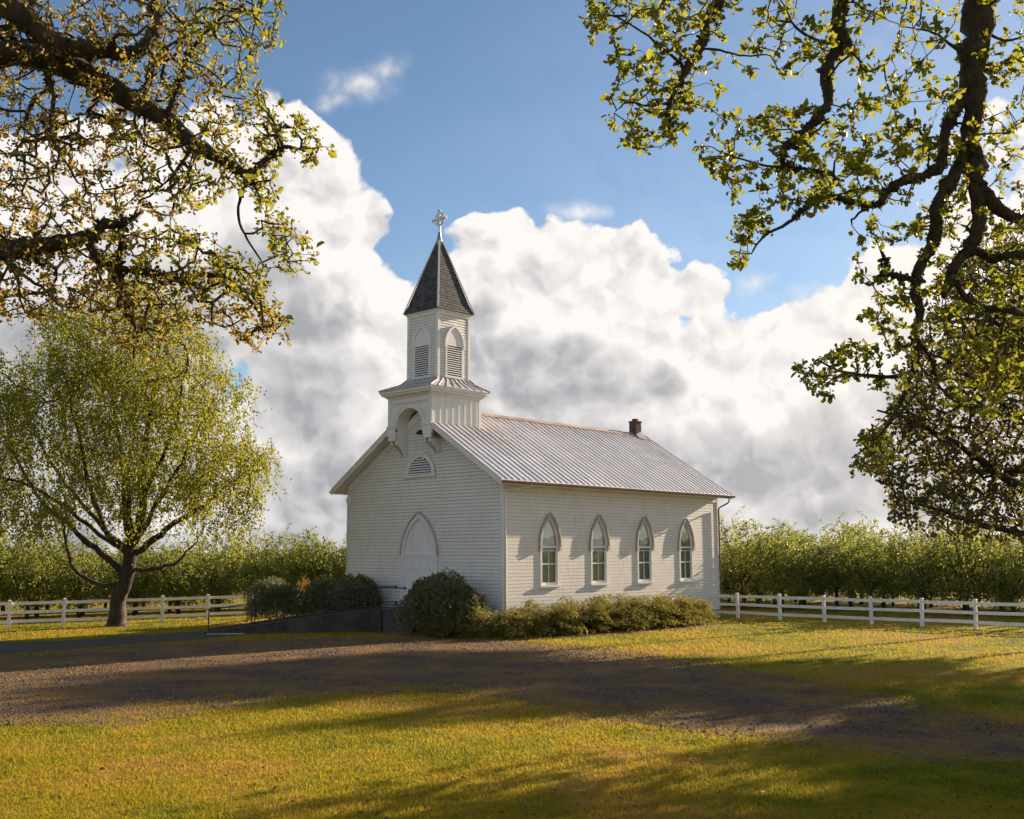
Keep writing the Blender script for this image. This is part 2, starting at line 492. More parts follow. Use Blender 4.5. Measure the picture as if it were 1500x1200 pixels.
def m_brick():
    m, t, out = new_mat('chimney_brick')
    tc = t.n('ShaderNodeTexCoord')
    p = tc.outputs['Object']; xyz = t.sep(p)
    b = t.n('ShaderNodeTexBrick')
    t.put(b.inputs['Vector'], t.comb(t.m('ADD', xyz[0], xyz[1]), xyz[2], 0.0))
    b.inputs['Scale'].default_value = 1.0
    b.inputs['Brick Width'].default_value = 0.21; b.inputs['Row Height'].default_value = 0.075; b.inputs['Mortar Size'].default_value = 0.008
    b.inputs['Color1'].default_value = (0.085, 0.045, 0.035, 1); b.inputs['Color2'].default_value = (0.05, 0.032, 0.028, 1)
    b.inputs['Mortar'].default_value = (0.10, 0.09, 0.08, 1)
    pbsdf(t, out, b.outputs[0], 0.9, 0, 0.2)
    return m
M['brick'] = m_brick()

def m_glass(name='window_glass', fac=None):
    m, t, out = new_mat(name)
    tc = t.n('ShaderNodeTexCoord')
    n = t.noise(tc.outputs['Object'], 2.2, 2, 0.5).outputs[0]
    g = t.n('ShaderNodeBsdfGlossy'); g.inputs['Roughness'].default_value = 0.03
    bp = t.n('ShaderNodeBump'); bp.inputs['Strength'].default_value = 0.25; bp.inputs['Distance'].default_value = 0.02
    t.put(bp.inputs['Height'], n); t.t.links.new(bp.outputs[0], g.inputs['Normal'])
    tr = t.n('ShaderNodeBsdfTransparent'); tr.inputs[0].default_value = (0.82, 0.90, 0.84, 1)
    fr = t.n('ShaderNodeFresnel'); fr.inputs[0].default_value = 1.5
    mx = t.n('ShaderNodeMixShader')
    t.put(mx.inputs[0], fr.outputs[0] if fac is None else fac)
    t.t.links.new(tr.outputs[0], mx.inputs[1]); t.t.links.new(g.outputs[0], mx.inputs[2])
    t.t.links.new(mx.outputs[0], out.inputs[0])
    return m
M['glass'] = m_glass('window_glass', 0.10)
M['storm'] = m_glass('storm_glazing', 0.20)

def lawn_color(t, p):
    """patchy spring lawn: green, yellow-green and dry straw, by place"""
    a = t.noise(p, 0.16, 5, 0.6).outputs[0]
    b = t.noise(p, 0.75, 5, 0.62).outputs[0]
    c = t.noise(p, 5.0, 4, 0.6).outputs[0]
    f = t.m('SUBTRACT', t.m('MULTIPLY_ADD', a, 0.85, t.m('MULTIPLY_ADD', b, 0.40, t.m('MULTIPLY', c, 0.14))), 0.175)
    r = t.n('ShaderNodeValToRGB')
    e = r.color_ramp.elements
    e[0].position = 0.40; e[0].color = (0.080, 0.135, 0.004, 1)
    e[1].position = 0.62; e[1].color = (0.40, 0.24, 0.05, 1)
    q = e.new(0.47); q.color = (0.23, 0.22, 0.008, 1)
    q = e.new(0.56); q.color = (0.34, 0.25, 0.020, 1)
    t.put(r.inputs[0], f)
    return r.outputs[0]

def m_lawn():
    m, t, out = new_mat('lawn_soil_and_grass')
    tc = t.n('ShaderNodeTexCoord'); p = tc.outputs['Object']
    c = lawn_color(t, p)
    n = t.noise(p, 9, 8, 0.7).outputs[0]
    n2 = t.noise(p, 45, 3, 0.7).outputs[0]
    c = t.mix(t.mr(n2, 0.35, 0.7, 0.45, 0.0), c, (0.07, 0.055, 0.018, 1))
    pbsdf(t, out, c, 0.95, 0, 0.1, t.m('MULTIPLY_ADD', n2, 0.4, n), 0.10, 0.8)
    return m

def m_blade():
    m, t, out = new_mat('grass_blade')
    tc = t.n('ShaderNodeTexCoord'); p = tc.outputs['Object']
    a = t.n('ShaderNodeAttribute', attribute_name='rnd')
    c = lawn_color(t, p)
    c = t.mix(t.mr(a.outputs['Fac'], 0.0, 1.0, 0.0, 0.40), c, (0.38, 0.26, 0.035, 1))
    d = t.n('ShaderNodeBsdfDiffuse'); t.put(d.inputs[0], c)
    tr = t.n('ShaderNodeBsdfTranslucent'); t.put(tr.inputs[0], t.mix(0.5, c, (0.50, 0.42, 0.05, 1)))
    mx = t.n('ShaderNodeMixShader'); mx.inputs[0].default_value = 0.52
    t.t.links.new(d.outputs[0], mx.inputs[1]); t.t.links.new(tr.outputs[0], mx.inputs[2])
    t.t.links.new(mx.outputs[0], out.inputs[0])
    return m

def m_gravel(name, c1, c2, c3):
    m, t, out = new_mat(name)
    tc = t.n('ShaderNodeTexCoord'); p = tc.outputs['Object']
    v = t.n('ShaderNodeTexVoronoi'); t.put(v.inputs['Vector'], p); v.inputs['Scale'].default_value = 22
    n = t.noise(p, 0.5, 6, 0.65).outputs[0]
    n2 = t.noise(p, 14, 5, 0.7).outputs[0]
    col = t.mix(t.sep(v.outputs['Color'])[0], c1, c2)
    col = t.mix(t.mr(n, 0.42, 0.62), col, c3)
    col = t.mix(t.mr(n2, 0.5, 0.7, 0, 0.5), col, c1)
    pbsdf(t, out, col, 0.95, 0, 0.15, t.m('MULTIPLY_ADD', v.outputs['Distance'], -1.0, n2), 0.05, 0.9)
    return m
M['lawn'] = m_lawn()
M['blade'] = m_blade()
M['gravel'] = m_gravel('gravel', (0.060, 0.041, 0.028, 1), (0.19, 0.132, 0.092, 1), (0.27, 0.16, 0.055, 1))
M['pebble'] = m_gravel('pebble', (0.06, 0.042, 0.029, 1), (0.30, 0.22, 0.155, 1), (0.26, 0.165, 0.07, 1))
M['mulch'] = m_noise('bark_mulch', (0.16, 0.075, 0.04, 1), (0.30, 0.16, 0.09, 1), 14, 0.95, 0.05)
M['leaf_oak'] = m_leaf('oak_leaf', [(0.070, 0.085, 0.012, 1), (0.145, 0.165, 0.014, 1), (0.22, 0.215, 0.018, 1), (0.22, 0.145, 0.035, 1)], (0.44, 0.44, 0.035, 1), 0.52)
M['leaf_oak_gold'] = m_leaf('golden_oak_leaf', [(0.10, 0.070, 0.024, 1), (0.19, 0.130, 0.040, 1), (0.22, 0.19, 0.035, 1), (0.28, 0.165, 0.075, 1)], (0.62, 0.46, 0.09, 1), 0.58)
M['leaf_dark'] = m_leaf('dark_olive_leaf', [(0.034, 0.040, 0.012, 1), (0.080, 0.080, 0.018, 1), (0.15, 0.12, 0.03, 1)], (0.36, 0.30, 0.05, 1), 0.42)  # darker olive leaf tone, for the far oak and the maples
M['leaf_birch'] = m_leaf('birch_leaf', [(0.075, 0.100, 0.012, 1), (0.155, 0.175, 0.016, 1), (0.26, 0.235, 0.03, 1)], (0.55, 0.54, 0.04, 1), 0.52)
M['leaf_orchard'] = m_leaf('orchard_leaf', [(0.066, 0.094, 0.024, 1), (0.138, 0.175, 0.038, 1), (0.25, 0.24, 0.065, 1)], (0.47, 0.50, 0.08, 1), 0.48)
M['leaf_bush'] = m_leaf('bush_leaf', [(0.10, 0.112, 0.050, 1), (0.165, 0.175, 0.080, 1), (0.28, 0.26, 0.13, 1)], (0.24, 0.25, 0.08, 1), 0.3, 0.4, 0.4)
M['leaf_juniper'] = m_leaf('juniper_needle', [(0.035, 0.050, 0.012, 1), (0.115, 0.120, 0.022, 1), (0.29, 0.24, 0.065, 1)], (0.42, 0.37, 0.07, 1), 0.36)
M['leaf_golden'] = m_leaf('golden_shrub_leaf', [(0.16, 0.09, 0.02, 1), (0.26, 0.16, 0.03, 1)], (0.5, 0.3, 0.05, 1), 0.4)
M['leaf_litter'] = m_leaf('dry_leaf', [(0.05, 0.03, 0.014, 1), (0.13, 0.075, 0.03, 1), (0.26, 0.17, 0.07, 1)], (0.3, 0.2, 0.06, 1), 0.2)
M['moss'] = m_leaf('bark_moss', [(0.014, 0.012, 0.009, 1), (0.035, 0.032, 0.016, 1), (0.075, 0.070, 0.028, 1)], (0.10, 0.09, 0.02, 1), 0.2)
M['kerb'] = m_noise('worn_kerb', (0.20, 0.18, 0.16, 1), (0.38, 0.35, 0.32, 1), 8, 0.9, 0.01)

# ------------------------------------------------------------------ ground
def ground():
    mb = MB()
    ring = [math.radians(a) for a in range(0, 360, 6)]
    rads = [40, 120, 400, 1500, 6000]
    mb.face([(40 * math.cos(a), 40 * math.sin(a), 0) for a in ring])
    for r0, r1 in zip(rads, rads[1:]):
        for a, b in zip(ring, ring[1:] + ring[:1]):
            mb.face([(r0 * math.cos(a), r0 * math.sin(a), 0), (r1 * math.cos(a), r1 * math.sin(a), 0),
                     (r1 * math.cos(b), r1 * math.sin(b), 0), (r0 * math.cos(b), r0 * math.sin(b), 0)])
    o = mb.build('lawn', M['lawn'])
    tag(o, kind='structure')
ground()

def vnoise(x, y, seed=0):
    """smooth value noise in numpy, 0..1"""
    xi = np.floor(x).astype(np.int64); yi = np.floor(y).astype(np.int64)
    fx, fy = x - xi, y - yi
    fx = fx * fx * (3 - 2 * fx); fy = fy * fy * (3 - 2 * fy)
    def h(a, b):
        n = (a * 374761393 + b * 668265263 + seed * 1442695041) & 0x7fffffff
        n = ((n ^ (n >> 13)) * 1274126177) & 0x7fffffff
        return ((n ^ (n >> 16)) & 0xffff) / 65535.0
    return (h(xi, yi) * (1 - fx) + h(xi + 1, yi) * fx) * (1 - fy) + (h(xi, yi + 1) * (1 - fx) + h(xi + 1, yi + 1) * fx) * fy

def in_poly(px, py, poly):
    inside = np.zeros(len(px), bool)
    n = len(poly)
    for i in range(n):
        x0, y0 = poly[i]; x1, y1 = poly[(i + 1) % n]
        c = ((y0 > py) != (y1 > py)) & (px < (x1 - x0) * (py - y0) / ((y1 - y0) or 1e-9) + x0)
        inside ^= c
    return inside

def roughen(poly, step, amp, rng):
    out = []
    n = len(poly)
    for i in range(n):
        a = np.array(poly[i]); b = np.array(poly[(i + 1) % n])
        k = max(1, int(np.linalg.norm(b - a) / step))
        for j in range(k):
            p = a + (b - a) * j / k
            out.append(tuple(p + rng.normal(0, amp, 2)))
    return out

_rg = np.random.default_rng(5)
DRIVE = [tuple(ground_at(u, v)[:2]) for u, v in (
    (-260, 975), (0, 963), (150, 950), (300, 939), (480, 934), (700, 936), (870, 948), (1000, 966), (1200, 1000), (1450, 1052), (1700, 1100),
    (1700, 1190), (1500, 1118), (1350, 1112), (1180, 1092), (1000, 1072), (850, 1050), (750, 1024), (600, 1012), (350, 1032), (200, 1060), (0, 1066), (-260, 1080))]
def sheet(name, poly, mat, z, kind='structure', amp=0.25, cell=0.22):
    """a thin ground layer of small quads with a ragged edge"""
    xs = np.arange(min(p[0] for p in poly) - 1, max(p[0] for p in poly) + 1, cell)
    ys = np.arange(min(p[1] for p in poly) - 1, max(p[1] for p in poly) + 1, cell)
    gx, gy = np.meshgrid(xs + cell / 2, ys + cell / 2, indexing='ij')
    fx, fy = gx.ravel(), gy.ravel()
    wx = (vnoise(fx * 1.1, fy * 1.1, 51) - .5) * 4 * amp + (vnoise(fx * 3.7, fy * 3.7, 52) - .5) * 2.4 * amp
    wy = (vnoise(fx * 1.1, fy * 1.1, 53) - .5) * 4 * amp + (vnoise(fx * 3.7, fy * 3.7, 54) - .5) * 2.4 * amp
    ok = in_poly(fx + wx, fy + wy, poly).reshape(gx.shape)
    ii, jj = np.nonzero(ok)
    nx, ny = len(xs) + 1, len(ys) + 1
    px_, py_ = np.meshgrid(np.append(xs, xs[-1] + cell), np.append(ys, ys[-1] + cell), indexing='ij')
    V = np.stack([px_.ravel(), py_.ravel(), np.full(px_.size, z)], 1)
    F = np.stack([ii * ny + jj, (ii + 1) * ny + jj, (ii + 1) * ny + jj + 1, ii * ny + jj + 1], 1)
    u_, inv = np.unique(F, return_inverse=True)
    return tag(np_mesh(name, V[u_], inv.reshape(F.shape), mat), kind=kind)
sheet('gravel_drive', DRIVE, M['gravel'], 0.006)
PATH = [(-11.6, -7.1), (-9.0, -6.0), (-8.2, -7.6), (-7.6, -9.6), (-7.2, -14.0), (-6.6, -18.2), (-8.5, -30), (-14, -30), (-12.2, -16.0), (-11.1, -13.2), (-11.6, -9.6)]
sheet('asphalt_path', PATH, M['asphalt'], 0.011, amp=0.08)
sheet('mulch_bed', [(-4.9, -0.25), (-4.6, -3.9), (-2.6, -4.0), (-1.0, -2.9), (0.9, -1.9), (2.6, -0.6), (3.6, 4), (4.2, 10.6), (0.2, 11.6), (0.25, 0), (-0.3, -0.25)], M['mulch'], 0.016, amp=0.12)

# ------------------------------------------------------------------ church
CW, CL = 10.442, 17.072
CX = -CW / 2
ZE, ZR, OS, OF, OB = 6.513, 10.213, 0.552, 0.675, 0.618
SL = (ZR - ZE) / (CW / 2 + OS)
def roof_z(x): return ZR - SL * abs(x - CX)
church = empty('church', (CX, CL / 2, 0), 'white clapboard country church with belfry, dark spire and ribbed metal roof', 'church')

def front(a, b, n): return (a, -n, b)              # a = x, b = z, n outwards
def side(a, b, n): return (n, a, b)                # a = y
def back(a, b, n): return (a, CL + n, b)
def left(a, b, n): return (-CW - n, a, b)

def arch(c, w, zs, h, n=12, foot=None):
    """pointed arch outline from left foot to right foot: centre c, half-width w, springing zs, rise h"""
    r = (w * w + h * h) / (2 * w)
    out = []
    th = math.asin(min(1, h / r))
    for i in range(n + 1):
        a = th * i / n
        out.append((c - w + r - r * math.cos(a), zs + r * math.sin(a)))
    out[-1] = (c, zs + h)
    out += [(2 * c - x, z) for x, z in reversed(out[:-1])]
    if foot is not None: out = [(c - w, foot)] + out + [(c + w, foot)]
    return out

def round_arch(c, r, zs, n=20, foot=None, rise=None):
    rise = rise or r
    out = [(c - r * math.cos(PI * i / n), zs + rise * math.sin(PI * i / n)) for i in range(n + 1)]
    if foot is not None: out = [(c - r, foot)] + out + [(c + r, foot)]
    return out

def siding(fn, a0, a1, z0, z1, step, hole=None, lim=None, name='siding', parent=church, mat=None, lip=0.022, back_n=0.0):
    """lapped boards; hole(zc) -> list of (lo, hi) cut out; lim(z) -> (lo, hi) extent at height z"""
    mb = MB(); dark = []
    gap = 0.016 if lip > 0.012 else 0.013
    z = z0
    rr = random.Random(int(abs(z0 * 100)) + len(name))
    while z < z1 - 1e-4:
        zt = min(z + step, z1)
        la, lb = (lim(z) if lim else (a0, a1)), (lim(zt) if lim else (a0, a1))
        segs = [(la[0], la[1], lb[0], lb[1])]
        for (h0, h1) in (hole((z + zt) / 2) if hole else []):
            ns = []
            for (p, q, r_, s_) in segs:
                if h1 <= p or h0 >= q: ns.append((p, q, r_, s_)); continue
                if h0 > p: ns.append((p, h0, r_, h0))
                if h1 < q: ns.append((h1, q, h1, s_))
            segs = ns
        for (p, q, r_, s_) in segs:
            if q - p < 0.02: continue
            # boards come in lengths, each a hair different
            cuts = [p]
            while q - cuts[-1] > 5.2: cuts.append(cuts[-1] + rr.uniform(2.6, 4.8))
            cuts.append(q)
            for i in range(len(cuts) - 1):
                c0, c1 = cuts[i], cuts[i + 1]
                t0 = r_ if i == 0 else c0; t1 = s_ if i == len(cuts) - 2 else c1
                d = lip + rr.uniform(-0.0008, 0.0008)
                zl = z + gap
                mb.face([fn(c0, zl, d), fn(c1, zl, d), fn(t1, zt, 0.004 + back_n), fn(t0, zt, 0.004 + back_n)])
                dark += [len(mb.f), len(mb.f) + 1]           # lap faces painted dark to draw a shadow line under each board
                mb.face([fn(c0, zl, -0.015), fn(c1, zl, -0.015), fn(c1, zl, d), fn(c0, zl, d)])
                mb.face([fn(c0, z, -0.015), fn(c1, z, -0.015), fn(c1, zl, -0.015), fn(c0, zl, -0.015)])
        z = zt
    o = mb.build(name, mat or M['siding'], parent, fix=False)
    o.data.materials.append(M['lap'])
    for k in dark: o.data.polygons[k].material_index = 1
    return o

Z0 = 0.88                                           # bottom of the boards
WIN_Y = [3.006, 6.57, 10.21, 13.85]
def arch_half(z, w, zs, h):
    if z <= zs: return w
    if z >= zs + h: return 0
    r = (w * w + h * h) / (2 * w)
    return max(0.0, math.sqrt(max(0, r * r - (z - zs) ** 2)) - (r - w))
def win_holes(z):
    if z < 1.98: return []
    hw = arch_half(z, 0.585, 3.76, 1.31)
    return [(y - hw, y + hw) for y in WIN_Y] if hw > 0.03 else []
def door_holes(z):
    hw = arch_half(z, 1.12, 3.30, 1.88)
    return [(CX - hw, CX + hw)] if hw > 0.03 else []
def gable_lim(z):
    d = min(CW / 2, max(0.02, (ZR - 0.10 - z) / SL))
    return (CX - d, CX + d)
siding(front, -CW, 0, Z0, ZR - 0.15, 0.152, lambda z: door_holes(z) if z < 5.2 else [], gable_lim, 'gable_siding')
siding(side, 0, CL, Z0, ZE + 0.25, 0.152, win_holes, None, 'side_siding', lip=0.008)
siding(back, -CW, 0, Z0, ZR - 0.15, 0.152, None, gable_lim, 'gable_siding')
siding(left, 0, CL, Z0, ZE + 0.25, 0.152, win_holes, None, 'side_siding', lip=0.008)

# room behind the glass
mb = MB()
q = 0.16
def pierced(fn, z0, z1, holes):
    ys = [0]
    for y in WIN_Y: ys += [y - 0.56, y + 0.56]
    ys.append(CL)
    for i in range(0, len(ys), 2): mb.face([fn(ys[i], z0, -q), fn(ys[i + 1], z0, -q), fn(ys[i + 1], z1, -q), fn(ys[i], z1, -q)])
    for y in WIN_Y:
        mb.face([fn(y - 0.56, z0, -q), fn(y + 0.56, z0, -q), fn(y + 0.56, 1.98, -q), fn(y - 0.56, 1.98, -q)])
        ar = arch(y, 0.585, 3.76, 1.31)
        mb.face([fn(a, b, -q) for a, b in ar[:13]] + [fn(y - 0.56, ar[12][1], -q)])
        mb.face([fn(a, b, -q) for a, b in ar[12:]] + [fn(y + 0.56, ar[12][1], -q)])
        mb.face([fn(y - 0.56, 5.08, -q), fn(y + 0.56, 5.08, -q), fn(y + 0.56, z1, -q), fn(y - 0.56, z1, -q)])
pierced(side, 0.9, 6.0, None); pierced(left, 0.9, 6.0, None)
mb.face([(-CW + q, q, 0.9), (-q, q, 0.9), (-q, q, 6), (-CW + q, q, 6)])
mb.face([(-CW + q, CL - q, 0.9), (-q, CL - q, 0.9), (-q, CL - q, 6), (-CW + q, CL - q, 6)])
mb.face([(-CW + q, q, 0.9), (-q, q, 0.9), (-q, CL - q, 0.9), (-CW + q, CL - q, 0.9)])
mb.face([(-CW + q, q, 6), (-q, q, 6), (-q, CL - q, 6), (-CW + q, CL - q, 6)])
mb.build('interior_room', M['plaster'], church, fix=False)

# foundation, water table, corner boards
mb = MB()
rs = random.Random(3)
for fn, L0, L1 in ((front, -CW, 0), (side, 0, CL), (left, 0, CL), (back, -CW, 0)):
    for k in range(2):
        a = L0
        while a < L1 - 0.02:
            b = min(L1, a + rs.uniform(0.35, 0.75))
            if L1 - b < 0.2: b = L1
            z0, z1 = -0.3 if k == 0 else 0.21, 0.20 if k == 0 else 0.40
            d = rs.uniform(0.0, 0.025)
            mb.prism([(a + 0.006, z0), (b - 0.006, z0), (b - 0.006, z1), (a + 0.006, z1)], fn, -0.16, -0.02 + d)
            a = b
mb.build('foundation', M['stone'], church, bevel=0.012)
mb = MB()
for fn, L0, L1 in ((front, -CW - 0.03, 0.03), (side, 0.0, CL), (left, 0.0, CL), (back, -CW - 0.03, 0.03)):
    mb.prism([(L0, 0.40), (L1, 0.40), (L1, 0.84), (L0, 0.84)], fn, -0.10, 0.028)
    mb.prism([(L0, 0.842), (L1, 0.842), (L1, 0.885), (L0, 0.885)], fn, -0.10, 0.055)
mb.build('water_table', M['trim'], church)
for (x, y, sx_, sy_) in ((0, 0, 1, -1), (-CW, 0, -1, -1), (0, CL, 1, 1), (-CW, CL, -1, 1)):
    mb = MB()
    t_ = 0.036
    xs = sorted((x - sx_ * 0.14, x + sx_ * t_)); ys = sorted((y, y + sy_ * t_))
    mb.box(xs[0], xs[1], ys[0], ys[1], 0.887, ZE - 0.02)
    xs = sorted((x, x + sx_ * t_)); ys = sorted((y - sy_ * 0.14, y - sy_ * 0.001))
    mb.box(xs[0], xs[1], ys[0], ys[1], 0.887, ZE - 0.02)
    mb.build('corner_board', M['trim'], church)

# frieze boards under the eaves and along the rakes
for fn in (side, left):
    mb = MB()
    mb.prism([(0.0, 6.10), (CL, 6.10), (CL, 6.62), (0.0, 6.62)], fn, 0.006, 0.030)
    mb.build('frieze_board', M['trim'], church)
for fn, n in ((front, 0.0), (back, 0.0)):
    mb = MB()
    for sg in (-1, 1):
        pts = []
        for d, o_ in ((0.0, -0.16), (CW / 2 + 0.035, -0.16), (CW / 2 + 0.035, -0.56), (0.0, -0.56)):
            pts.append((CX + sg * d, ZR - SL * d + o_))
        mb.prism(pts, fn, 0.024, 0.042 + 0.002 * (sg > 0))
    mb.build('frieze_board', M['trim'], church)

# roof: ribbed sheets, soffit and fascia; the front overhang is cut away for the tower
TW = 2.934; TH = TW / 2
def roof_part(sg):
    """top surface with standing seams for one slope, and the white board soffit beneath it"""
    m1, m2 = MB(), MB()
    de = CW / 2 + OS
    def P(d, y, up=0.0): return (CX + sg * d, y, ZR - SL * d + up)
    def slab(mbx, d0, d1, y0, y1, u0, u1):
        b = len(mbx.v)
        mbx.v += [P(d0, y0, u0), P(d1, y0, u0), P(d1, y1, u0), P(d0, y1, u0), P(d0, y0, u1), P(d1, y0, u1), P(d1, y1, u1), P(d0, y1, u1)]
        mbx.f += [tuple(b + i for i in q_) for q_ in ((3, 2, 1, 0), (4, 5, 6, 7), (0, 1, 5, 4), (1, 2, 6, 5), (2, 3, 7, 6), (3, 0, 4, 7))]
    y = -OF
    yend = CL + OB
    while y < yend - 1e-3:
        y1 = min(y + 0.4, yend)
        d0 = TH + 0.02 if y < 2.42 else 0.0
        slab(m1, d0, de, y, y1, -0.03, 0.0)
        slab(m1, d0, de, y - (0.0 if y == -OF else 0.022), y + 0.022, 0.0, 0.045)          # standing seam
        y = y1
    slab(m1, 0.0, de, yend - 0.03, yend, 0.0, 0.045)
    # soffit boards
    slab(m2, TH + 0.05, de - 0.02, -OF + 0.03, -0.045, -0.14, -0.035)
    slab(m2, 0.0, de - 0.02, CL + 0.045, yend - 0.03, -0.14, -0.035)
    slab(m2, CW / 2 + 0.034, de - 0.02, -0.044, CL + 0.044, -0.14, -0.035)
    return m1, m2
rparts = MB(); sparts = MB()
for sg in (-1, 1):
    a, b = roof_part(sg)
    for dst, src in ((rparts, a), (sparts, b)):
        o_ = len(dst.v); dst.v += src.v; dst.f += [tuple(i + o_ for i in f) for f in src.f]
roof = rparts.build('roof', M['roof'], church)
sparts.build('soffit', M['trim'], church)
mb = MB()
for yy0, yy1 in ((2.44, CL + OB + 0.02),):
    for sg in (-1, 1):
        mb.face([(CX, yy0, ZR + 0.075), (CX + sg * 0.2, yy0, ZR - SL * 0.2 + 0.062), (CX + sg * 0.2, yy1, ZR - SL * 0.2 + 0.062), (CX, yy1, ZR + 0.075)])
        mb.face([(CX + sg * 0.2, yy0, ZR - SL * 0.2 + 0.062), (CX + sg * 0.2, yy0, ZR - SL * 0.2 + 0.03), (CX + sg * 0.2, yy1, ZR - SL * 0.2 + 0.03), (CX + sg * 0.2, yy1, ZR - SL * 0.2 + 0.062)])
mb.build('ridge_cap', M['ridge'], roof)
# rake boards (barge boards) on both gables
def rake(yf, d0, nm):
    for sg in (-1, 1):
        mb = MB()
        de = CW / 2 + OS
        pts = [(CX + sg * d, ZR - SL * d + o_) for d, o_ in ((d0, -0.032), (de, -0.032), (de, -0.26), (d0, -0.26))]
        mb.prism(pts, lambda a_, b_, n: (a_, n, b_), yf[0], yf[1])
        pts = [(CX + sg * d, ZR - SL * d + o_) for d, o_ in ((d0, -0.034), (de + 0.01, -0.034), (de + 0.01, -0.11), (d0, -0.11))]
        y2 = yf[0] - 0.03 if yf[0] < 0 else yf[1]
        mb.prism(pts, lambda a_, b_, n: (a_, n, b_), y2 + (0.0 if yf[0] < 0 else 0.001), y2 + 0.029)
        mb.build(nm, M['trim'], church)
rake((-OF + 0.0, -OF + 0.03), TH + 0.03, 'barge_board')
rake((CL + OB - 0.03, CL + OB), 0.0, 'barge_board')
# eave fascia, gutters and downspouts
for sg in (1, -1):
    xe = CX + sg * (CW / 2 + OS)
    mb = MB()
    mb.box(*sorted((xe - sg * 0.03, xe - sg * 0.002)), -OF + 0.032, CL + OB - 0.032, ZE - 0.20, ZE - 0.034)
    mb.build('eave_fascia', M['trim'], church)
    mb = MB()
    pr = [(0.004, -0.035), (0.004, -0.13), (0.05, -0.155), (0.10, -0.135), (0.115, -0.05), (0.103, -0.05), (0.09, -0.12), (0.05, -0.138), (0.016, -0.12), (0.016, -0.035)]
    mb.prism(pr, lambda a_, b_, n: (xe + sg * a_, n, ZE + b_), -OF - 0.03, CL + OB + 0.14)
    gut = mb.build('gutter', M['rustmetal'], church)
    for yd, dy in ((CL - 0.10, 1), (0.42, -1)):
        mb = MB()
        xo = xe + sg * 0.055; xw = (0.10 if sg > 0 else -CW - 0.10)
        if dy > 0:
            mb.tube([(xo, CL + 0.2, ZE - 0.14), (xo, CL + 0.2, ZE - 0.36), (xo - sg * 0.1, CL + 0.17, ZE - 0.46), (xw + sg * 0.06, CL - 0.02, ZE - 0.66), (xw, CL - 0.08, ZE - 0.76), (xw, CL - 0.08, 0.25), (xw + sg * 0.12, CL - 0.08, 0.12)], 0.042, 8)
        else:
            mb.tube([(xo, 0.45, ZE - 0.14), (xo, 0.45, ZE - 0.2), (xo - sg * 0.12, 0.38, ZE - 0.26), (xw + sg * 0.05, 0.04, ZE - 0.42), (xw - sg * 0.04, -0.075, ZE - 0.52), (xw - sg * 0.15, -0.085, ZE - 0.7), (xw - sg * 0.15, -0.085, 0.3)] if sg < 0 else
                    [(xo, 1.15, ZE - 0.14), (xo, 1.15, ZE - 0.2), (xo - 0.1, 1.1, ZE - 0.25), (0.08, 0.16, ZE - 0.42), (0.07, 0.08, ZE - 0.52), (0.07, 0.08, 0.3)], 0.038, 8)
        mb.build('downspout', M['trim'] if dy < 0 else M['rustmetal'], church, smooth=True)

# chimney
mb = MB()
cy = 16.80
mb.box(CX - 0.25, CX + 0.25, cy - 0.25, cy + 0.25, 9.7, 10.899)
ch = mb.build('chimney', M['brick'], church)
mb = MB(); mb.box(CX - 0.28, CX + 0.28, cy - 0.28, cy + 0.28, 10.90, 10.98)
mb.box(CX - 0.13, CX + 0.13, cy - 0.13, cy + 0.13, 10.981, 11.12); mb.build('flue', M['brick'], ch)
mb = MB()
for sg in (-1, 1):
    mb.face([(CX + sg * 0.26, cy - 0.3, 10.19), (CX + sg * 0.55, cy - 0.32, roof_z(CX + .55) + 0.07), (CX + sg * 0.55, cy + 0.4, roof_z(CX + .55) + 0.07), (CX + sg * 0.26, cy + 0.38, 10.19)])
mb.face([(CX - 0.26, cy + 0.262, 10.02), (CX + 0.26, cy + 0.262, 10.02), (CX + 0.26, cy + 0.262, 10.40), (CX - 0.26, cy + 0.262, 10.40)])
mb.face([(CX + 0.262, cy - 0.26, 10.02), (CX + 0.262, cy + 0.26, 10.02), (CX + 0.262, cy + 0.26, 10.42), (CX + 0.262, cy - 0.26, 10.18)])
mb.build('flashing', M['cap'], ch, fix=False)

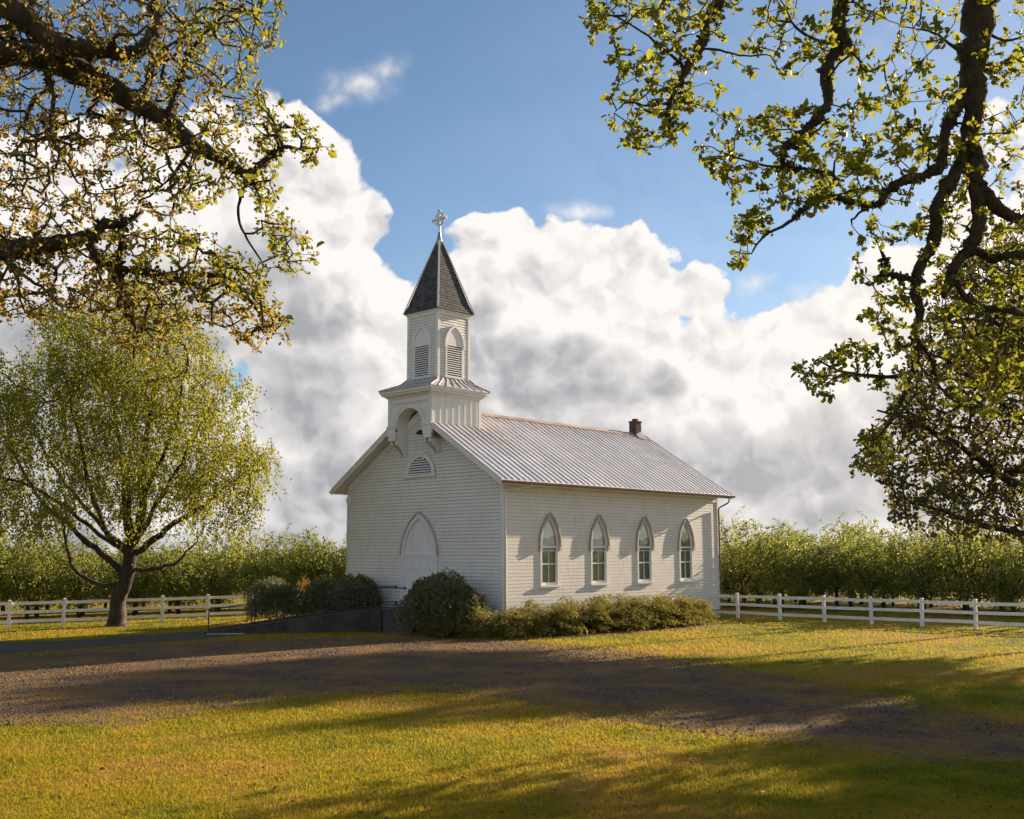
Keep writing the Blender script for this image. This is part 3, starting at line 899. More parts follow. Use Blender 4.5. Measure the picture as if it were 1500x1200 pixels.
# ------------------------------------------------------------------ tall pointed windows
def make_window(fn, y, n):
    mb = MB()
    w0, w1, zs, hh = 0.64, 0.52, 3.74, 1.30
    mb.band(arch(y, w0, zs, hh, 14, 2.02), arch(y, w1, zs, 1.20, 14, 2.02), fn, -0.09, 0.045)
    o = mb.build('window', M['trim'], church)
    mb = MB(); mb.prism([(y - 0.70, 1.92), (y + 0.70, 1.92), (y + 0.70, 2.018), (y - 0.70, 2.018)], fn, -0.09, 0.10)
    mb.build('sill', M['trim'], o)
    # hood moulding with small stops
    mb = MB()
    oa = arch(y, 0.69, zs, 1.44, 14); ia = arch(y, 0.585, zs, 1.30, 14)
    mb.band(oa, ia, fn, 0.0, 0.09)
    oa2 = arch(y, 0.73, zs, 1.50, 14); ia2 = arch(y, 0.665, zs, 1.41, 14)
    mb.band(oa2, ia2, fn, 0.088, 0.125)
    for sg in (-1, 1):
        c = y + sg * 0.655
        mb.prism([(c - 0.095, zs - 0.07), (c + 0.095, zs - 0.07), (c + 0.095, zs), (c - 0.095, zs)], fn, 0.0, 0.135)
        mb.prism([(c - 0.075, zs - 0.15), (c + 0.075, zs - 0.15), (c + 0.075, zs - 0.071), (c - 0.075, zs - 0.071)], fn, 0.0, 0.105)
        mb.prism([(c - 0.09, zs - 0.22), (c + 0.09, zs - 0.22), (c + 0.09, zs - 0.151), (c - 0.09, zs - 0.151)], fn, 0.0, 0.125)
    mb.build('arch_hood', M['hood'], o)
    # sashes
    mb = MB()
    def bar(a0, a1, z0, z1, n0=-0.06, n1=-0.02): mb.prism([(a0, z0), (a1, z0), (a1, z1), (a0, z1)], fn, n0, n1)
    bar(y - w1, y + w1, 3.64, 3.735, -0.06, 0.0)
    bar(y - w1, y + w1, 2.02, 2.13); bar(y - w1, y + w1, 2.91, 2.965, -0.06, -0.01); bar(y - w1, y + w1, 3.50, 3.535)
    for sg in (-1, 1):
        a = sorted((y + sg * w1, y + sg * (w1 - 0.06))); bar(a[0], a[1], 2.131, 2.909); bar(a[0], a[1], 2.966, 3.499)
    bar(y - 0.014, y + 0.014, 2.131, 2.909, -0.055, -0.028); bar(y - 0.014, y + 0.014, 2.966, 3.499, -0.055, -0.028)
    ia3 = arch(y, 0.585, zs, 1.30, 14); ib3 = arch(y, 0.54, zs, 1.23, 14)
    mb.band(ia3, ib3, fn, -0.06, -0.015)
    mb.build('sash', M['trim'], o)
    mb = MB()
    def glaze(pts, n):
        q_ = [Vector(fn(a, b, n)) for a, b in pts]
        nn = (q_[1] - q_[0]).cross(q_[-1] - q_[0]); out_ = Vector(fn(0, 0, 1)) - Vector(fn(0, 0, 0))
        mb.face(q_ if nn.dot(out_) > 0 else list(reversed(q_)))
    glaze(arch(y, 0.575, zs, 1.29, 14), -0.04)
    mb.build('pane', M['storm'], o, fix=False)
    mb = MB()
    glaze([(y - w1, 2.05), (y + w1, 2.05), (y + w1, 3.7), (y - w1, 3.7)], -0.046)
    mb.build('pane', M['glass'], o, fix=False)
    # pale blind added in the arched head to imitate sky reflected above treetops
    mb = MB()
    rw = random.Random(int(y * 10))
    low = []
    for i in range(13):
        a = y + 0.53 - 1.06 * i / 12
        low.append((a, 4.02 + 0.10 * math.sin(3.0 * (a - y) + 0.9) - 0.07 * math.cos(9 * (a - y)) + rw.uniform(-.015, .015)))
    top = arch(y, 0.555, zs + 0.0, 1.26, 14)
    mb.prism([p for p in top if p[1] > 4.14] + low, fn, -0.062, -0.055)
    mb.build('reflection_panel', M['curtain'], o)
    # pleated curtain inside
    mb = MB(); k = 30
    for i in range(k):
        a0 = y - 0.55 + 1.10 * i / k; a1 = y - 0.55 + 1.10 * (i + 1) / k
        n0, n1 = -0.13 - 0.02 * (i % 2), -0.13 - 0.02 * ((i + 1) % 2)
        mb.face([fn(a0, 1.99, n0), fn(a1, 1.99, n1), fn(a1, 5.0, n1), fn(a0, 5.0, n0)])
    mb.build('curtain', M['sheer'], o, fix=False)
for i, y in enumerate(WIN_Y): make_window(side, y, i)
for i, y in enumerate(WIN_Y): make_window(left, y, i)

# ------------------------------------------------------------------ front door
door = MB()
zt, zf = 3.36, 1.0
oa = arch(CX, 1.245, 3.30, 2.01, 18); ia = arch(CX, 1.05, 3.30, 1.74, 18)
door.band(oa, ia, front, 0.0, 0.075)
oa = arch(CX, 1.085, 3.30, 1.79, 18); ia = arch(CX, 1.045, 3.30, 1.72, 18)
door.band(oa, ia, front, 0.073, 0.09)
for sg in (-1, 1):
    a = sorted((CX + sg * 1.05, CX + sg * 1.245)); door.prism([(a[0], zf), (a[1], zf), (a[1], 3.30), (a[0], 3.30)], front, 0.0, 0.06)
    c = CX + sg * 1.15
    door.prism([(c - 0.135, 3.18), (c + 0.135, 3.18), (c + 0.135, 3.30), (c - 0.135, 3.30)], front, 0.0, 0.125)
    door.prism([(c - 0.09, 3.0), (c + 0.09, 3.0), (c + 0.09, 3.179), (c - 0.09, 3.179)], front, 0.0, 0.10)
dr = door.build('door', M['trim'], church)
mb = MB(); mb.band(arch(CX, 1.275, 3.30, 2.05, 18), arch(CX, 1.205, 3.30, 1.955, 18), front, 0.073, 0.12); mb.build('arch_hood', M['hood'], dr)
mb = MB()
ar = arch(CX, 1.05, 3.30, 1.74, 18)
mb.prism(ar, front, -0.02, 0.018)
mb.build('arch_panel', M['trim'], dr)
mb = MB()
for i in range(9):                                   # cover battens on the arched panel
    a = CX - 0.84 + 0.21 * i
    zz = 3.30 + math.sqrt(max(0, ((1.05 ** 2 + 1.74 ** 2) / 2.1) ** 2 - (abs(a - CX) + (1.05 ** 2 + 1.74 ** 2) / 2.1 - 1.05) ** 2)) - 0.05
    mb.prism([(a - 0.012, 3.43), (a + 0.012, 3.43), (a + 0.012, zz), (a - 0.012, zz)], front, 0.018, 0.034)
mb.prism([(CX - 1.049, 3.30), (CX + 1.049, 3.30), (CX + 1.049, 3.42), (CX - 1.049, 3.42)], front, 0.018, 0.055)
mb.build('panel_batten', M['trim'], dr)
for sg in (-1, 1):
    mb = MB()
    a0, a1 = sorted((CX + sg * 0.008, CX + sg * 1.045))
    mb.prism([(a0, zf + 0.02), (a1, zf + 0.02), (a1, 3.295), (a0, 3.295)], front, -0.02, 0.012)
    for (p, q_, z0, z1) in ((a0, a0 + 0.11, zf + 0.02, 3.295), (a1 - 0.11, a1, zf + 0.02, 3.295), ((a0 + a1) / 2 - 0.05, (a0 + a1) / 2 + 0.05, zf + 0.20, 3.17)):
        mb.prism([(p, z0), (q_, z0), (q_, z1), (p, z1)], front, 0.012, 0.034)
    for (z0, z1) in ((3.175, 3.295), (2.68, 2.79), (1.75, 1.87), (zf + 0.02, zf + 0.195)):
        for s0, s1 in ((a0 + 0.111, (a0 + a1) / 2 - 0.051), ((a0 + a1) / 2 + 0.051, a1 - 0.111)):
            mb.prism([(s0, z0), (s1, z0), (s1, z1), (s0, z1)], front, 0.012, 0.032)
    lf = mb.build('door_leaf', M['trim'], dr, bevel=0.006)
    if sg > 0:
        mb = MB(); mb.tube([(CX + 0.06, -0.034, 2.14), (CX + 0.06, -0.085, 2.14)], 0.012, 8)
        mb.tube([(CX + 0.06, -0.075, 2.15), (CX + 0.06, -0.11, 2.15)], [0.02, 0.032], 10)
        mb.prism([(CX + 0.03, 2.02), (CX + 0.09, 2.02), (CX + 0.09, 2.24), (CX + 0.03, 2.24)], front, 0.034, 0.041)
        mb.build('handle', M['iron'], dr)
mb = MB(); mb.box(CX - 1.3, CX + 1.3, -0.12, -0.001, 0.93, 0.998); mb.build('threshold', M['concrete'], dr)

# gable vent
mb = MB()
VZ = 7.0
oa = round_arch(CX, 1.02, VZ, 22, rise=1.03); ia = round_arch(CX, 0.80, VZ, 22, rise=0.82)
mb.band(oa, ia, front, 0.015, 0.075)
oa = round_arch(CX, 1.05, VZ, 22, rise=1.06); ia = round_arch(CX, 0.97, VZ, 22, rise=0.98)
mb.band(oa, ia, front, 0.073, 0.115)
mb.prism([(CX - 1.07, VZ - 0.1), (CX + 1.07, VZ - 0.1), (CX + 1.07, VZ - 0.001), (CX - 1.07, VZ - 0.001)], front, 0.0, 0.12)
vent = mb.build('gable_vent', M['trim'], church)
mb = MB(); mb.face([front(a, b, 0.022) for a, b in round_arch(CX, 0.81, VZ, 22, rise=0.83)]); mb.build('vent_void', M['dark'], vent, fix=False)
mb = MB()
for i in range(7):
    z = VZ + 0.03 + i * 0.112
    hw = 0.80 * math.sqrt(max(0.0, 1 - ((z + 0.06 - VZ) / 0.82) ** 2))
    mb.face([front(CX - hw, z, 0.085), front(CX + hw, z, 0.085), front(CX + hw, z + 0.065, 0.03), front(CX - hw, z + 0.065, 0.03)])
    mb.face([front(CX - hw, z - 0.012, 0.08), front(CX + hw, z - 0.012, 0.08), front(CX + hw, z, 0.085), front(CX - hw, z, 0.085)])
mb.build('louvre', M['trim'], vent, fix=False)

# ------------------------------------------------------------------ tower base over the gable
TY0, TY1 = -0.726, 2.43
ZT = 10.70
tower = empty('tower_base', (CX, 0.85, 9.3), None, None); tower.parent = church; tower.matrix_parent_inverse = world_of(church).inverted()
def tface(a, b, n): return (a, TY0 - n, b)
mb = MB()
# front panel with a round opening
outer_l = [(CX - TH, 9.02), (CX - TH, ZT)]
ra = round_arch(CX, 0.93, 9.12, 24)
pan = [(CX - TH, 9.02), (CX - TH, ZT), (CX, ZT), (CX, ra[12][1])] + list(reversed(ra[:12])) + [(CX - 0.93, 9.02)]
mb.prism(pan, tface, -0.09, 0.0)
pan = [(CX + TH, 9.02), (CX + 0.93, 9.02)] + list(reversed(ra[13:])) + [(CX, ra[12][1]), (CX, ZT), (CX + TH, ZT)]
mb.prism(pan, tface, -0.09, 0.0)
mb.build('front_panel', M['trim'], tower)
mb = MB()
mb.band(round_arch(CX, 1.11, 9.12, 24), round_arch(CX, 0.935, 9.12, 24), tface, 0.0, 0.03)
mb.band(round_arch(CX, 1.135, 9.12, 24), round_arch(CX, 1.08, 9.12, 24), tface, 0.028, 0.05)
for sg in (-1, 1):
    c = CX + sg * (TH - 0.06)
    a = sorted((CX + sg * (TH + 0.0), CX + sg * (TH - 0.2)))
    mb.prism([(a[0], 9.35), (a[1], 9.35), (a[1], ZT), (a[0], ZT)], tface, 0.0, 0.022)
    a = sorted((CX + sg * (TH + 0.05), CX + sg * 0.90))
    mb.prism([(a[0], 9.20), (a[1], 9.20), (a[1], 9.30), (a[0], 9.30)], tface, -0.10, 0.075)
    a = sorted((CX + sg * (TH + 0.02), CX + sg * 0.93))
    mb.prism([(a[0], 8.80), (a[1], 8.80), (a[1], 9.199), (a[0], 9.199)], tface, -0.10, 0.045)
    a = sorted((CX + sg * (TH - 0.02), CX + sg * 0.97))
    mb.prism([(a[0], 8.60), (a[1], 8.60), (a[1], 8.799), (a[0], 8.799)], tface, -0.10, 0.02)
mb.build('arch_trim', M['trim'], tower)
mb = MB()
a = CX - 1.10
while a < CX + 1.10:
    mb.prism([(a, 10.26), (a + 0.052, 10.26), (a + 0.052, 10.345), (a, 10.345)], tface, 0.0, 0.03); a += 0.098
mb.prism([(CX - 1.15, 10.348), (CX + 1.15, 10.348), (CX + 1.15, 10.372), (CX - 1.15, 10.372)], tface, 0.0, 0.028)
db = mb.build('dentil_band', M['trim'], tower)
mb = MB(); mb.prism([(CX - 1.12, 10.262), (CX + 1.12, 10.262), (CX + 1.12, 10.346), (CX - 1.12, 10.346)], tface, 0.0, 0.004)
mb.build('dentil_shade', M['lap'], tower)  # dark strip painted in for the shadow between the dentils
# vaulted recess behind the arch
mb = MB()
ra2 = round_arch(CX, 0.93, 9.12, 24, foot=8.45)
for i in range(len(ra2) - 1):
    p, q_ = ra2[i], ra2[i + 1]
    mb.face([(p[0], TY0 + 0.09, p[1]), (q_[0], TY0 + 0.09, q_[1]), (q_[0], -0.03, q_[1]), (p[0], -0.03, p[1])])
mb.build('arch_vault', M['trim'], tower, fix=False)
# brackets carrying the tower on the gable wall
for sg in (-1, 1):
    mb = MB()
    for off in (0.98, 1.30):
        x0 = CX + sg * off - 0.055
        pr = [(0.02, 7.95), (0.02, 8.60), (0.66, 8.60), (0.66, 8.42), (0.50, 8.36), (0.42, 8.24), (0.26, 8.18), (0.20, 8.04), (0.12, 7.95)]
        b0 = len(mb.v)
        mb.prism(pr, lambda n_, b_, a_: (a_, -n_, b_), x0, x0 + 0.11)
    mb.build('bracket', M['trim'], tower)
# board and batten sides and rear
mb = MB()
mb.box(CX - TH + 0.002, CX + TH - 0.002, TY0 + 0.092, TY1, 9.02, ZT)
V_ = mb
# open the box front behind the arch: only side and rear faces are kept
V_.f = [V_.f[i] for i in (3, 4, 5)]
for sg in (-1, 1):
    yb = TY0 + 0.12
    while yb < TY1 - 0.05:
        V_.box(*sorted((CX + sg * (TH - 0.004), CX + sg * (TH + 0.028))), yb, yb + 0.055, 9.02, ZT - 0.001); yb += 0.395
    V_.box(*sorted((CX + sg * (TH - 0.003), CX + sg * (TH + 0.034))), TY1 - 0.12, TY1 + 0.03, 9.0, ZT - 0.002)
    V_.box(*sorted((CX + sg * (TH - 0.003), CX + sg * (TH + 0.034))), TY0 - 0.002, TY0 + 0.11, 9.0, ZT - 0.002)
V_.build('batten_wall', M['trim'], tower, fix=False)
# cornice
mb = MB()
def ringbox(mbx, h, y0, y1, e0, e1, z0, z1):
    """a square frame of outstand e1 around the tower footprint"""
    x0, x1 = CX - h, CX + h
    mbx.box(x0 - e1, x1 + e1, y0 - e1, y1 + e1, z0, z1)
ringbox(mb, TH, TY0, TY1, 0, 0.05, 10.56, 10.64)
ringbox(mb, TH, TY0, TY1, 0, 0.13, 10.641, 10.70)
ringbox(mb, TH, TY0, TY1, 0, 0.24, 10.701, 10.80)
ringbox(mb, TH, TY0, TY1, 0, 0.31, 10.801, 10.935)
mb.build('cornice', M['trim'], tower)
# skirt roof with standing seams
BH = 1.034; BY0, BY1 = 0.062, 2.13; BYC = (BY0 + BY1) / 2
mb = MB()
o_ = 0.345
lo = [(CX - TH - o_, TY0 - o_), (CX + TH + o_, TY0 - o_), (CX + TH + o_, TY1 + o_), (CX - TH - o_, TY1 + o_)]
mi = [(CX - BH - 0.22, BY0 - 0.25), (CX + BH + 0.22, BY0 - 0.25), (CX + BH + 0.22, BY1 + 0.22), (CX - BH - 0.22, BY1 + 0.22)]
hi = [(CX - BH + 0.0, BY0 - 0.0), (CX + BH, BY0), (CX + BH, BY1), (CX - BH, BY1)]
zl, zm, zh = 10.95, 11.29, 11.56
for i in range(4):
    j = (i + 1) % 4
    mb.face([(*lo[i], zl), (*lo[j], zl), (*mi[j], zm), (*mi[i], zm)])
    mb.face([(*mi[i], zm), (*mi[j], zm), (*hi[j], zh), (*hi[i], zh)])
    mb.face([(*lo[i], zl - 0.03), (*lo[j], zl - 0.03), (*lo[j], zl), (*lo[i], zl)])
    n = 8
    for k in range(0, n + 1):
        f_ = k / n
        A = Vector((*lo[i], zl)).lerp(Vector((*lo[j], zl)), f_); B = Vector((*mi[i], zm)).lerp(Vector((*mi[j], zm)), f_)
        C_ = Vector((*hi[i], zh)).lerp(Vector((*hi[j], zh)), f_)
        up = Vector((0, 0, 0.02))
        mb.obox(A + up, B + up, 0.035, 0.045); mb.obox(B + up, C_ + up, 0.035, 0.045)
mb.build('skirt_roof', M['roof'], tower, fix=False)

# ------------------------------------------------------------------ belfry
belfry = empty('belfry', (CX, BYC, 11.5), None, None); belfry.parent = church; belfry.matrix_parent_inverse = world_of(church).inverted()
ZB0, ZB1 = 11.5, 14.727
b_front = lambda a, b, n: (CX + a, BY0 - n, b)
b_back = lambda a, b, n: (CX - a, BY1 + n, b)
b_right = lambda a, b, n: (CX + BH + n, BYC + a, b)
b_left = lambda a, b, n: (CX - BH - n, BYC - a, b)
for fn in (b_front, b_right, b_left, b_back):
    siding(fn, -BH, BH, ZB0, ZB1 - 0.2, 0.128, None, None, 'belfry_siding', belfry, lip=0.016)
for sx_, sy_ in ((1, -1), (-1, -1), (1, 1), (-1, 1)):
    mb = MB()
    x, y = CX + sx_ * BH, (BY0 if sy_ < 0 else BY1)
    mb.box(*sorted((x - sx_ * 0.11, x + sx_ * 0.03)), *sorted((y - 0.0, y + sy_ * 0.03)), ZB0, ZB1 - 0.21)
    mb.box(*sorted((x, x + sx_ * 0.03)), *sorted((y - sy_ * 0.11, y - sy_ * 0.001)), ZB0, ZB1 - 0.21)
    mb.build('corner_board', M['trim'], belfry)
mb = MB()
def sq(mbx, e, z0, z1): mbx.box(CX - BH - e, CX + BH + e, BY0 - e, BY1 + e, z0, z1)
sq(mb, 0.036, ZB1 - 0.21, ZB1 - 0.105); sq(mb, 0.075, ZB1 - 0.104, ZB1 - 0.05); sq(mb, 0.115, ZB1 - 0.049, ZB1 - 0.005)
mb.build('belfry_cornice', M['trim'], belfry)
for fn in (b_front, b_right, b_left, b_back):
    mb = MB()
    zs = 13.08; c0 = 0.0
    mb.band(arch(c0, 0.66, zs, 0.98, 12), arch(c0, 0.55, zs, 0.86, 12), fn, 0.0, 0.10)
    for sg in (-1, 1):
        a = sorted((sg * 0.58, sg * 0.475)); mb.prism([(a[0], ZB0 + 0.08), (a[1], ZB0 + 0.08), (a[1], zs - 0.001), (a[0], zs - 0.001)], fn, 0.0, 0.06)
        a = sorted((sg * 0.67, sg * 0.545)); mb.prism([(a[0], zs - 0.10), (a[1], zs - 0.10), (a[1], zs - 0.002), (a[0], zs - 0.002)], fn, 0.0, 0.085)
    mb.prism([(-0.62, ZB0 + 0.02), (0.62, ZB0 + 0.02), (0.62, ZB0 + 0.079), (-0.62, ZB0 + 0.079)], fn, 0.0, 0.085)
    lw = mb.build('louvre_window', M['trim'], belfry)
    mb = MB(); mb.prism(arch(c0, 0.555, zs - 0.03, 0.88, 12), fn, 0.0, 0.062); mb.build('arch_panel', M['trim'], lw)
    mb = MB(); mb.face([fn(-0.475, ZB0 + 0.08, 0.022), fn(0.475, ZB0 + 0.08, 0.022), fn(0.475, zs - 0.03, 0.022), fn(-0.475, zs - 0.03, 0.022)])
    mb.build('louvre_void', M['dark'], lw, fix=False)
    mb = MB()
    for i in range(14):
        z = ZB0 + 0.10 + i * 0.104
        mb.face([fn(-0.475, z, 0.068), fn(0.475, z, 0.068), fn(0.475, z + 0.058, 0.026), fn(-0.475, z + 0.058, 0.026)])
        mb.face([fn(-0.475, z - 0.012, 0.064), fn(0.475, z - 0.012, 0.064), fn(0.475, z, 0.068), fn(-0.475, z, 0.068)])
    mb.build('louvre', M['trim'], lw, fix=False)
# spire
mb = MB()
E_ = 1.15; ZA = 18.35; top = 0.09
prev = None
n = 26
lv = []
for i in range(n + 1):
    f_ = i / n
    h = E_ + (top - E_) * f_
    h += 0.05 * max(0, 1 - f_ * 9)
    lv.append((h, ZB1 + (ZA - ZB1) * f_))
for (h0, z0), (h1, z1) in zip(lv, lv[1:]):
    g = 0.014                                         # each course laps the one above
    for (ax, ay, bx_, by_) in ((-1, -1, 1, -1), (1, -1, 1, 1), (1, 1, -1, 1), (-1, 1, -1, -1)):
        mb.face([(CX + ax * (h0 + g), BYC + ay * (h0 + g), z0), (CX + bx_ * (h0 + g), BYC + by_ * (h0 + g), z0), (CX + bx_ * h1, BYC + by_ * h1, z1), (CX + ax * h1, BYC + ay * h1, z1)])
        mb.face([(CX + ax * (h0 + g), BYC + ay * (h0 + g), z0), (CX + bx_ * (h0 + g), BYC + by_ * (h0 + g), z0), (CX + bx_ * h0, BYC + by_ * h0, z0), (CX + ax * h0, BYC + ay * h0, z0)])
sp = mb.build('spire', M['spire'], church, fix=False)
mb = MB()
for sx_, sy_ in ((1, 1), (1, -1), (-1, -1), (-1, 1)):
    mb.obox((CX + sx_ * 1.20, BYC + sy_ * 1.20, ZB1 + 0.02), (CX + sx_ * 0.10, BYC + sy_ * 0.10, ZA + 0.02), 0.085, 0.05)
mb.build('hip_trim', M['trim'], sp)
mb = MB(); mb.lathe([(0.17, 18.12), (0.13, 18.4), (0.075, 18.72), (0.07, 18.8)], (CX, BYC, 0), 8); mb.build('spire_cap', M['cap'], sp)
# cross with a ring
mb = MB()
mb.tube([(CX, BYC, 18.7), (CX, BYC, 19.15)], [0.065, 0.055], 8)
cr = mb.build('finial_cross', M['trim'], sp)
mb = MB()
zc = 19.47
mb.box(CX - 0.055, CX + 0.055, BYC - 0.05, BYC + 0.05, 19.10, 19.93)
for sg in (-1, 1):
    mb.box(*sorted((CX + sg * 0.056, CX + sg * 0.46)), BYC - 0.05, BYC + 0.05, zc - 0.055, zc + 0.055)
    mb.box(*sorted((CX + sg * 0.42, CX + sg * 0.47)), BYC - 0.065, BYC + 0.065, zc - 0.09, zc + 0.09)
mb.box(CX - 0.09, CX + 0.09, BYC - 0.065, BYC + 0.065, 19.86, 19.935)
ringp = [(CX + 0.29 * math.cos(2 * PI * i / 20), BYC, zc + 0.29 * math.sin(2 * PI * i / 20)) for i in range(21)]
mb.tube(ringp, 0.04, 6, cap=False)
for a in (45, 135, 225, 315):
    mb.tube([(CX + 0.1 * math.cos(R(a)), BYC, zc + 0.1 * math.sin(R(a))), (CX + 0.34 * math.cos(R(a)), BYC, zc + 0.34 * math.sin(R(a)))], 0.028, 6)
cro = mb.build('cross_head', M['crossmetal'], cr)
cro.parent = sp; cro.matrix_parent_inverse = world_of(sp).inverted()

# floodlight hung under the tower arch
fl = empty('floodlight', (CX + 1.0, -0.35, 8.9), 'dark floodlight hanging inside the round arch under the church tower', 'floodlight')
mb = MB()
mb.tube([(CX + 1.0, -0.02, 9.12), (CX + 0.98, -0.30, 9.14), (CX + 0.95, -0.38, 9.08)], 0.028, 8)
mb.box(CX + 0.72, CX + 1.05, -0.55, -0.25, 8.93, 9.10)
mb.tube([(CX + 0.9, -0.36, 9.10), (CX + 0.92, -0.36, 9.24)], 0.05, 8)
mb.build('lamp_housing', M['iron'], fl, bevel=0.02)
mb = MB()
mb.lathe([(0.10, 0.14), (0.15, 0.10), (0.24, 0.0), (0.25, -0.03), (0.22, -0.02), (0.13, 0.07)], (CX + 0.45, -0.42, 8.86), 14)
mb.tube([(CX + 0.45, -0.42, 8.97), (CX + 0.74, -0.40, 9.0)], 0.045, 8)
mb.build('lamp_shade', M['iron'], fl)

# ------------------------------------------------------------------ entrance ramp with handrails
ramp = empty('entrance_ramp', (-8.5, -4, 0), 'sloping concrete entrance ramp with black iron handrails leading to the church door', 'ramp')
RD = Vector((0.597, 0.802, 0)); RS = Vector((0.802, -0.597, 0))
A0 = Vector((-11.4, -7.0, 0.03)); RL = 7.5; RW = 1.75; LZ = 0.97
def rp(t_, s_, z): 
    p = A0 + RD * t_ + RS * s_
    return (p.x, p.y, z)
mb = MB()
# deck wedge, then a level landing to the door
b = [rp(0, 0, 0.03), rp(0, RW, 0.03), rp(RL, RW, LZ), rp(RL, 0, LZ)]
lo_ = [rp(0, 0, -0.1), rp(0, RW, -0.1), rp(RL, RW, -0.1), rp(RL, 0, -0.1)]
mb.face(b); mb.face(list(reversed(lo_)))
for i in (0, 1, 2, 3):
    j = (i + 1) % 4; mb.face([lo_[i], lo_[j], b[j], b[i]])
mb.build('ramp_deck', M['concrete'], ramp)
mb = MB()
land = [rp(RL + 0.003, 0, 0)[:2], rp(RL + 0.003, RW, 0)[:2], (-3.75, -1.75), (-3.75, -0.13), (-6.85, -0.13)]
mb.prism(land, lambda a, b_, n: (a, b_, n), -0.1, LZ)
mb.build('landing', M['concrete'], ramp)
mb = MB()
for (s_, ) in ((RW + 0.09,), (-0.09,)):
    mb.face([rp(0, s_ - 0.08, 0.10), rp(0, s_ + 0.08, 0.10), rp(RL, s_ + 0.08, LZ + 0.08), rp(RL, s_ - 0.08, LZ + 0.08)])
    for d in (-0.08, 0.08):
        mb.face([rp(0, s_ + d, -0.1), rp(RL, s_ + d, -0.1), rp(RL, s_ + d, LZ + 0.08), rp(0, s_ + d, 0.10)])
    mb.face([rp(0, s_ - 0.08, -0.1), rp(0, s_ + 0.08, -0.1), rp(0, s_ + 0.08, 0.10), rp(0, s_ - 0.08, 0.10)])
mb.build('kerb_wall', M['darkstone'], ramp)
def handrail(s_, t0, t1, ext, posts):
    z = lambda t_: 0.03 + (LZ - 0.03) * min(1, t_ / RL)
    hr = MB()
    for h in (0.93, 0.20) if s_ > 0.5 else (0.93, 0.23):
        path = [rp(t0, s_, z(t0) + h), rp(t1, s_, z(t1) + h)] + [(x, y, LZ + h) for x, y in ext]
        hr.tube(path, 0.024 if h > 0.5 else 0.018, 8)
    o = hr.build('handrail', M['iron'], ramp, smooth=True)
    for t_ in posts:
        m_ = MB(); m_.tube([rp(t_, s_, z(t_) - 0.12), rp(t_, s_, z(t_) + 0.92)], 0.024, 8); m_.build('post', M['iron'], o)
    if ext:
        for x, y in ext[-1:]:
            for h in (0.93, 0.23):
                m_ = MB(); m_.tube([(x - 0.03, y, LZ + h), (x + 0.03, y, LZ + h)], 0.05, 8)
                m_.build('end_cap', M['iron'], o)
handrail(0.02, -0.1, RL, [(-6.40, -0.36)], [0, 2.0, 3.4, 5.2, 6.8])
handrail(RW - 0.02, 1.9, RL, [(-4.4, -1.6)], [1.95, 3.35, 3.85, 5.6, 7.3])
mb = MB(); mb.box(-0.8, 0.8, -0.07, 0.07, 0.0, 0.07)
ks = mb.build('kerb_stone', M['kerb'], None, bevel=0.03)
_k = ground_at(330, 930.5); ks.location = (_k[0], _k[1], 0.01); ks.rotation_euler = (0, 0, R(43)); tag(ks, 'pale low concrete kerb lying at the foot of the ramp', 'kerb', kind='thing')

# ------------------------------------------------------------------ white three-rail fences
def fence(p0, p1, label, h=1.33, spacing=2.40, seed=0):
    p0, p1 = Vector((*p0, 0)), Vector((*p1, 0)); L = (p1 - p0).length; d = (p1 - p0).normalized()
    n = round(L / spacing); rr = random.Random(seed)
    root = empty('rail_fence', tuple((p0 + p1) / 2), label, 'fence')
    pts = [p0 + d * (L * i / n) for i in range(n + 1)]
    ang = math.atan2(d.y, d.x)
    for i, p in enumerate(pts):
        mb = MB(); a = 0.068
        lean = Vector((rr.uniform(-.024, .024), rr.uniform(-.024, .024), 0))
        hh = h + rr.uniform(-.015, .015)
        ca, sa = math.cos(ang), math.sin(ang)
        def q_(x, y, z): return (p.x + ca * x - sa * y + lean.x * z, p.y + sa * x + ca * y + lean.y * z, z)
        b = len(mb.v)
        for (e, z) in ((a, -0.2), (a, hh - 0.06), (a * 1.25, hh - 0.055), (a * 1.25, hh - 0.03), (a * 0.35, hh)):
            for sx_, sy_ in ((-1, -1), (1, -1), (1, 1), (-1, 1)): mb.v.append(q_(sx_ * e, sy_ * e, z))
        for k in range(4):
            for j in range(4): mb.f.append((b + k * 4 + j, b + k * 4 + (j + 1) % 4, b + k * 4 + 4 + (j + 1) % 4, b + k * 4 + 4 + j))
        mb.f.append((b + 16, b + 17, b + 18, b + 19))
        mb.build('post', M['fence'], root)
    for i in range(n):
        for z in (0.30, 0.72, 1.14):
            mb = MB()
            s0, s1 = rr.uniform(-.022, .022), rr.uniform(-.022, .022)
            A = pts[i] + d * 0.072 + Vector((0, 0, z + s0)); B = pts[i + 1] - d * 0.072 + Vector((0, 0, z + s1))
            mb.obox(A, B, 0.042, 0.14)
            mb.build('rail', M['fence'], root)
fence((-22.0, -26.5), (-15.6, 16.35), 'white three-rail fence on the left behind the old birch and the ramp', seed=1)
fence((-15.5, 16.4), (33.0, 16.4), 'white three-rail fence on the right running away from the church corner', seed=2)

# ------------------------------------------------------------------ plants
def unit(v): return v / np.maximum(np.linalg.norm(v, axis=-1, keepdims=True), 1e-9)

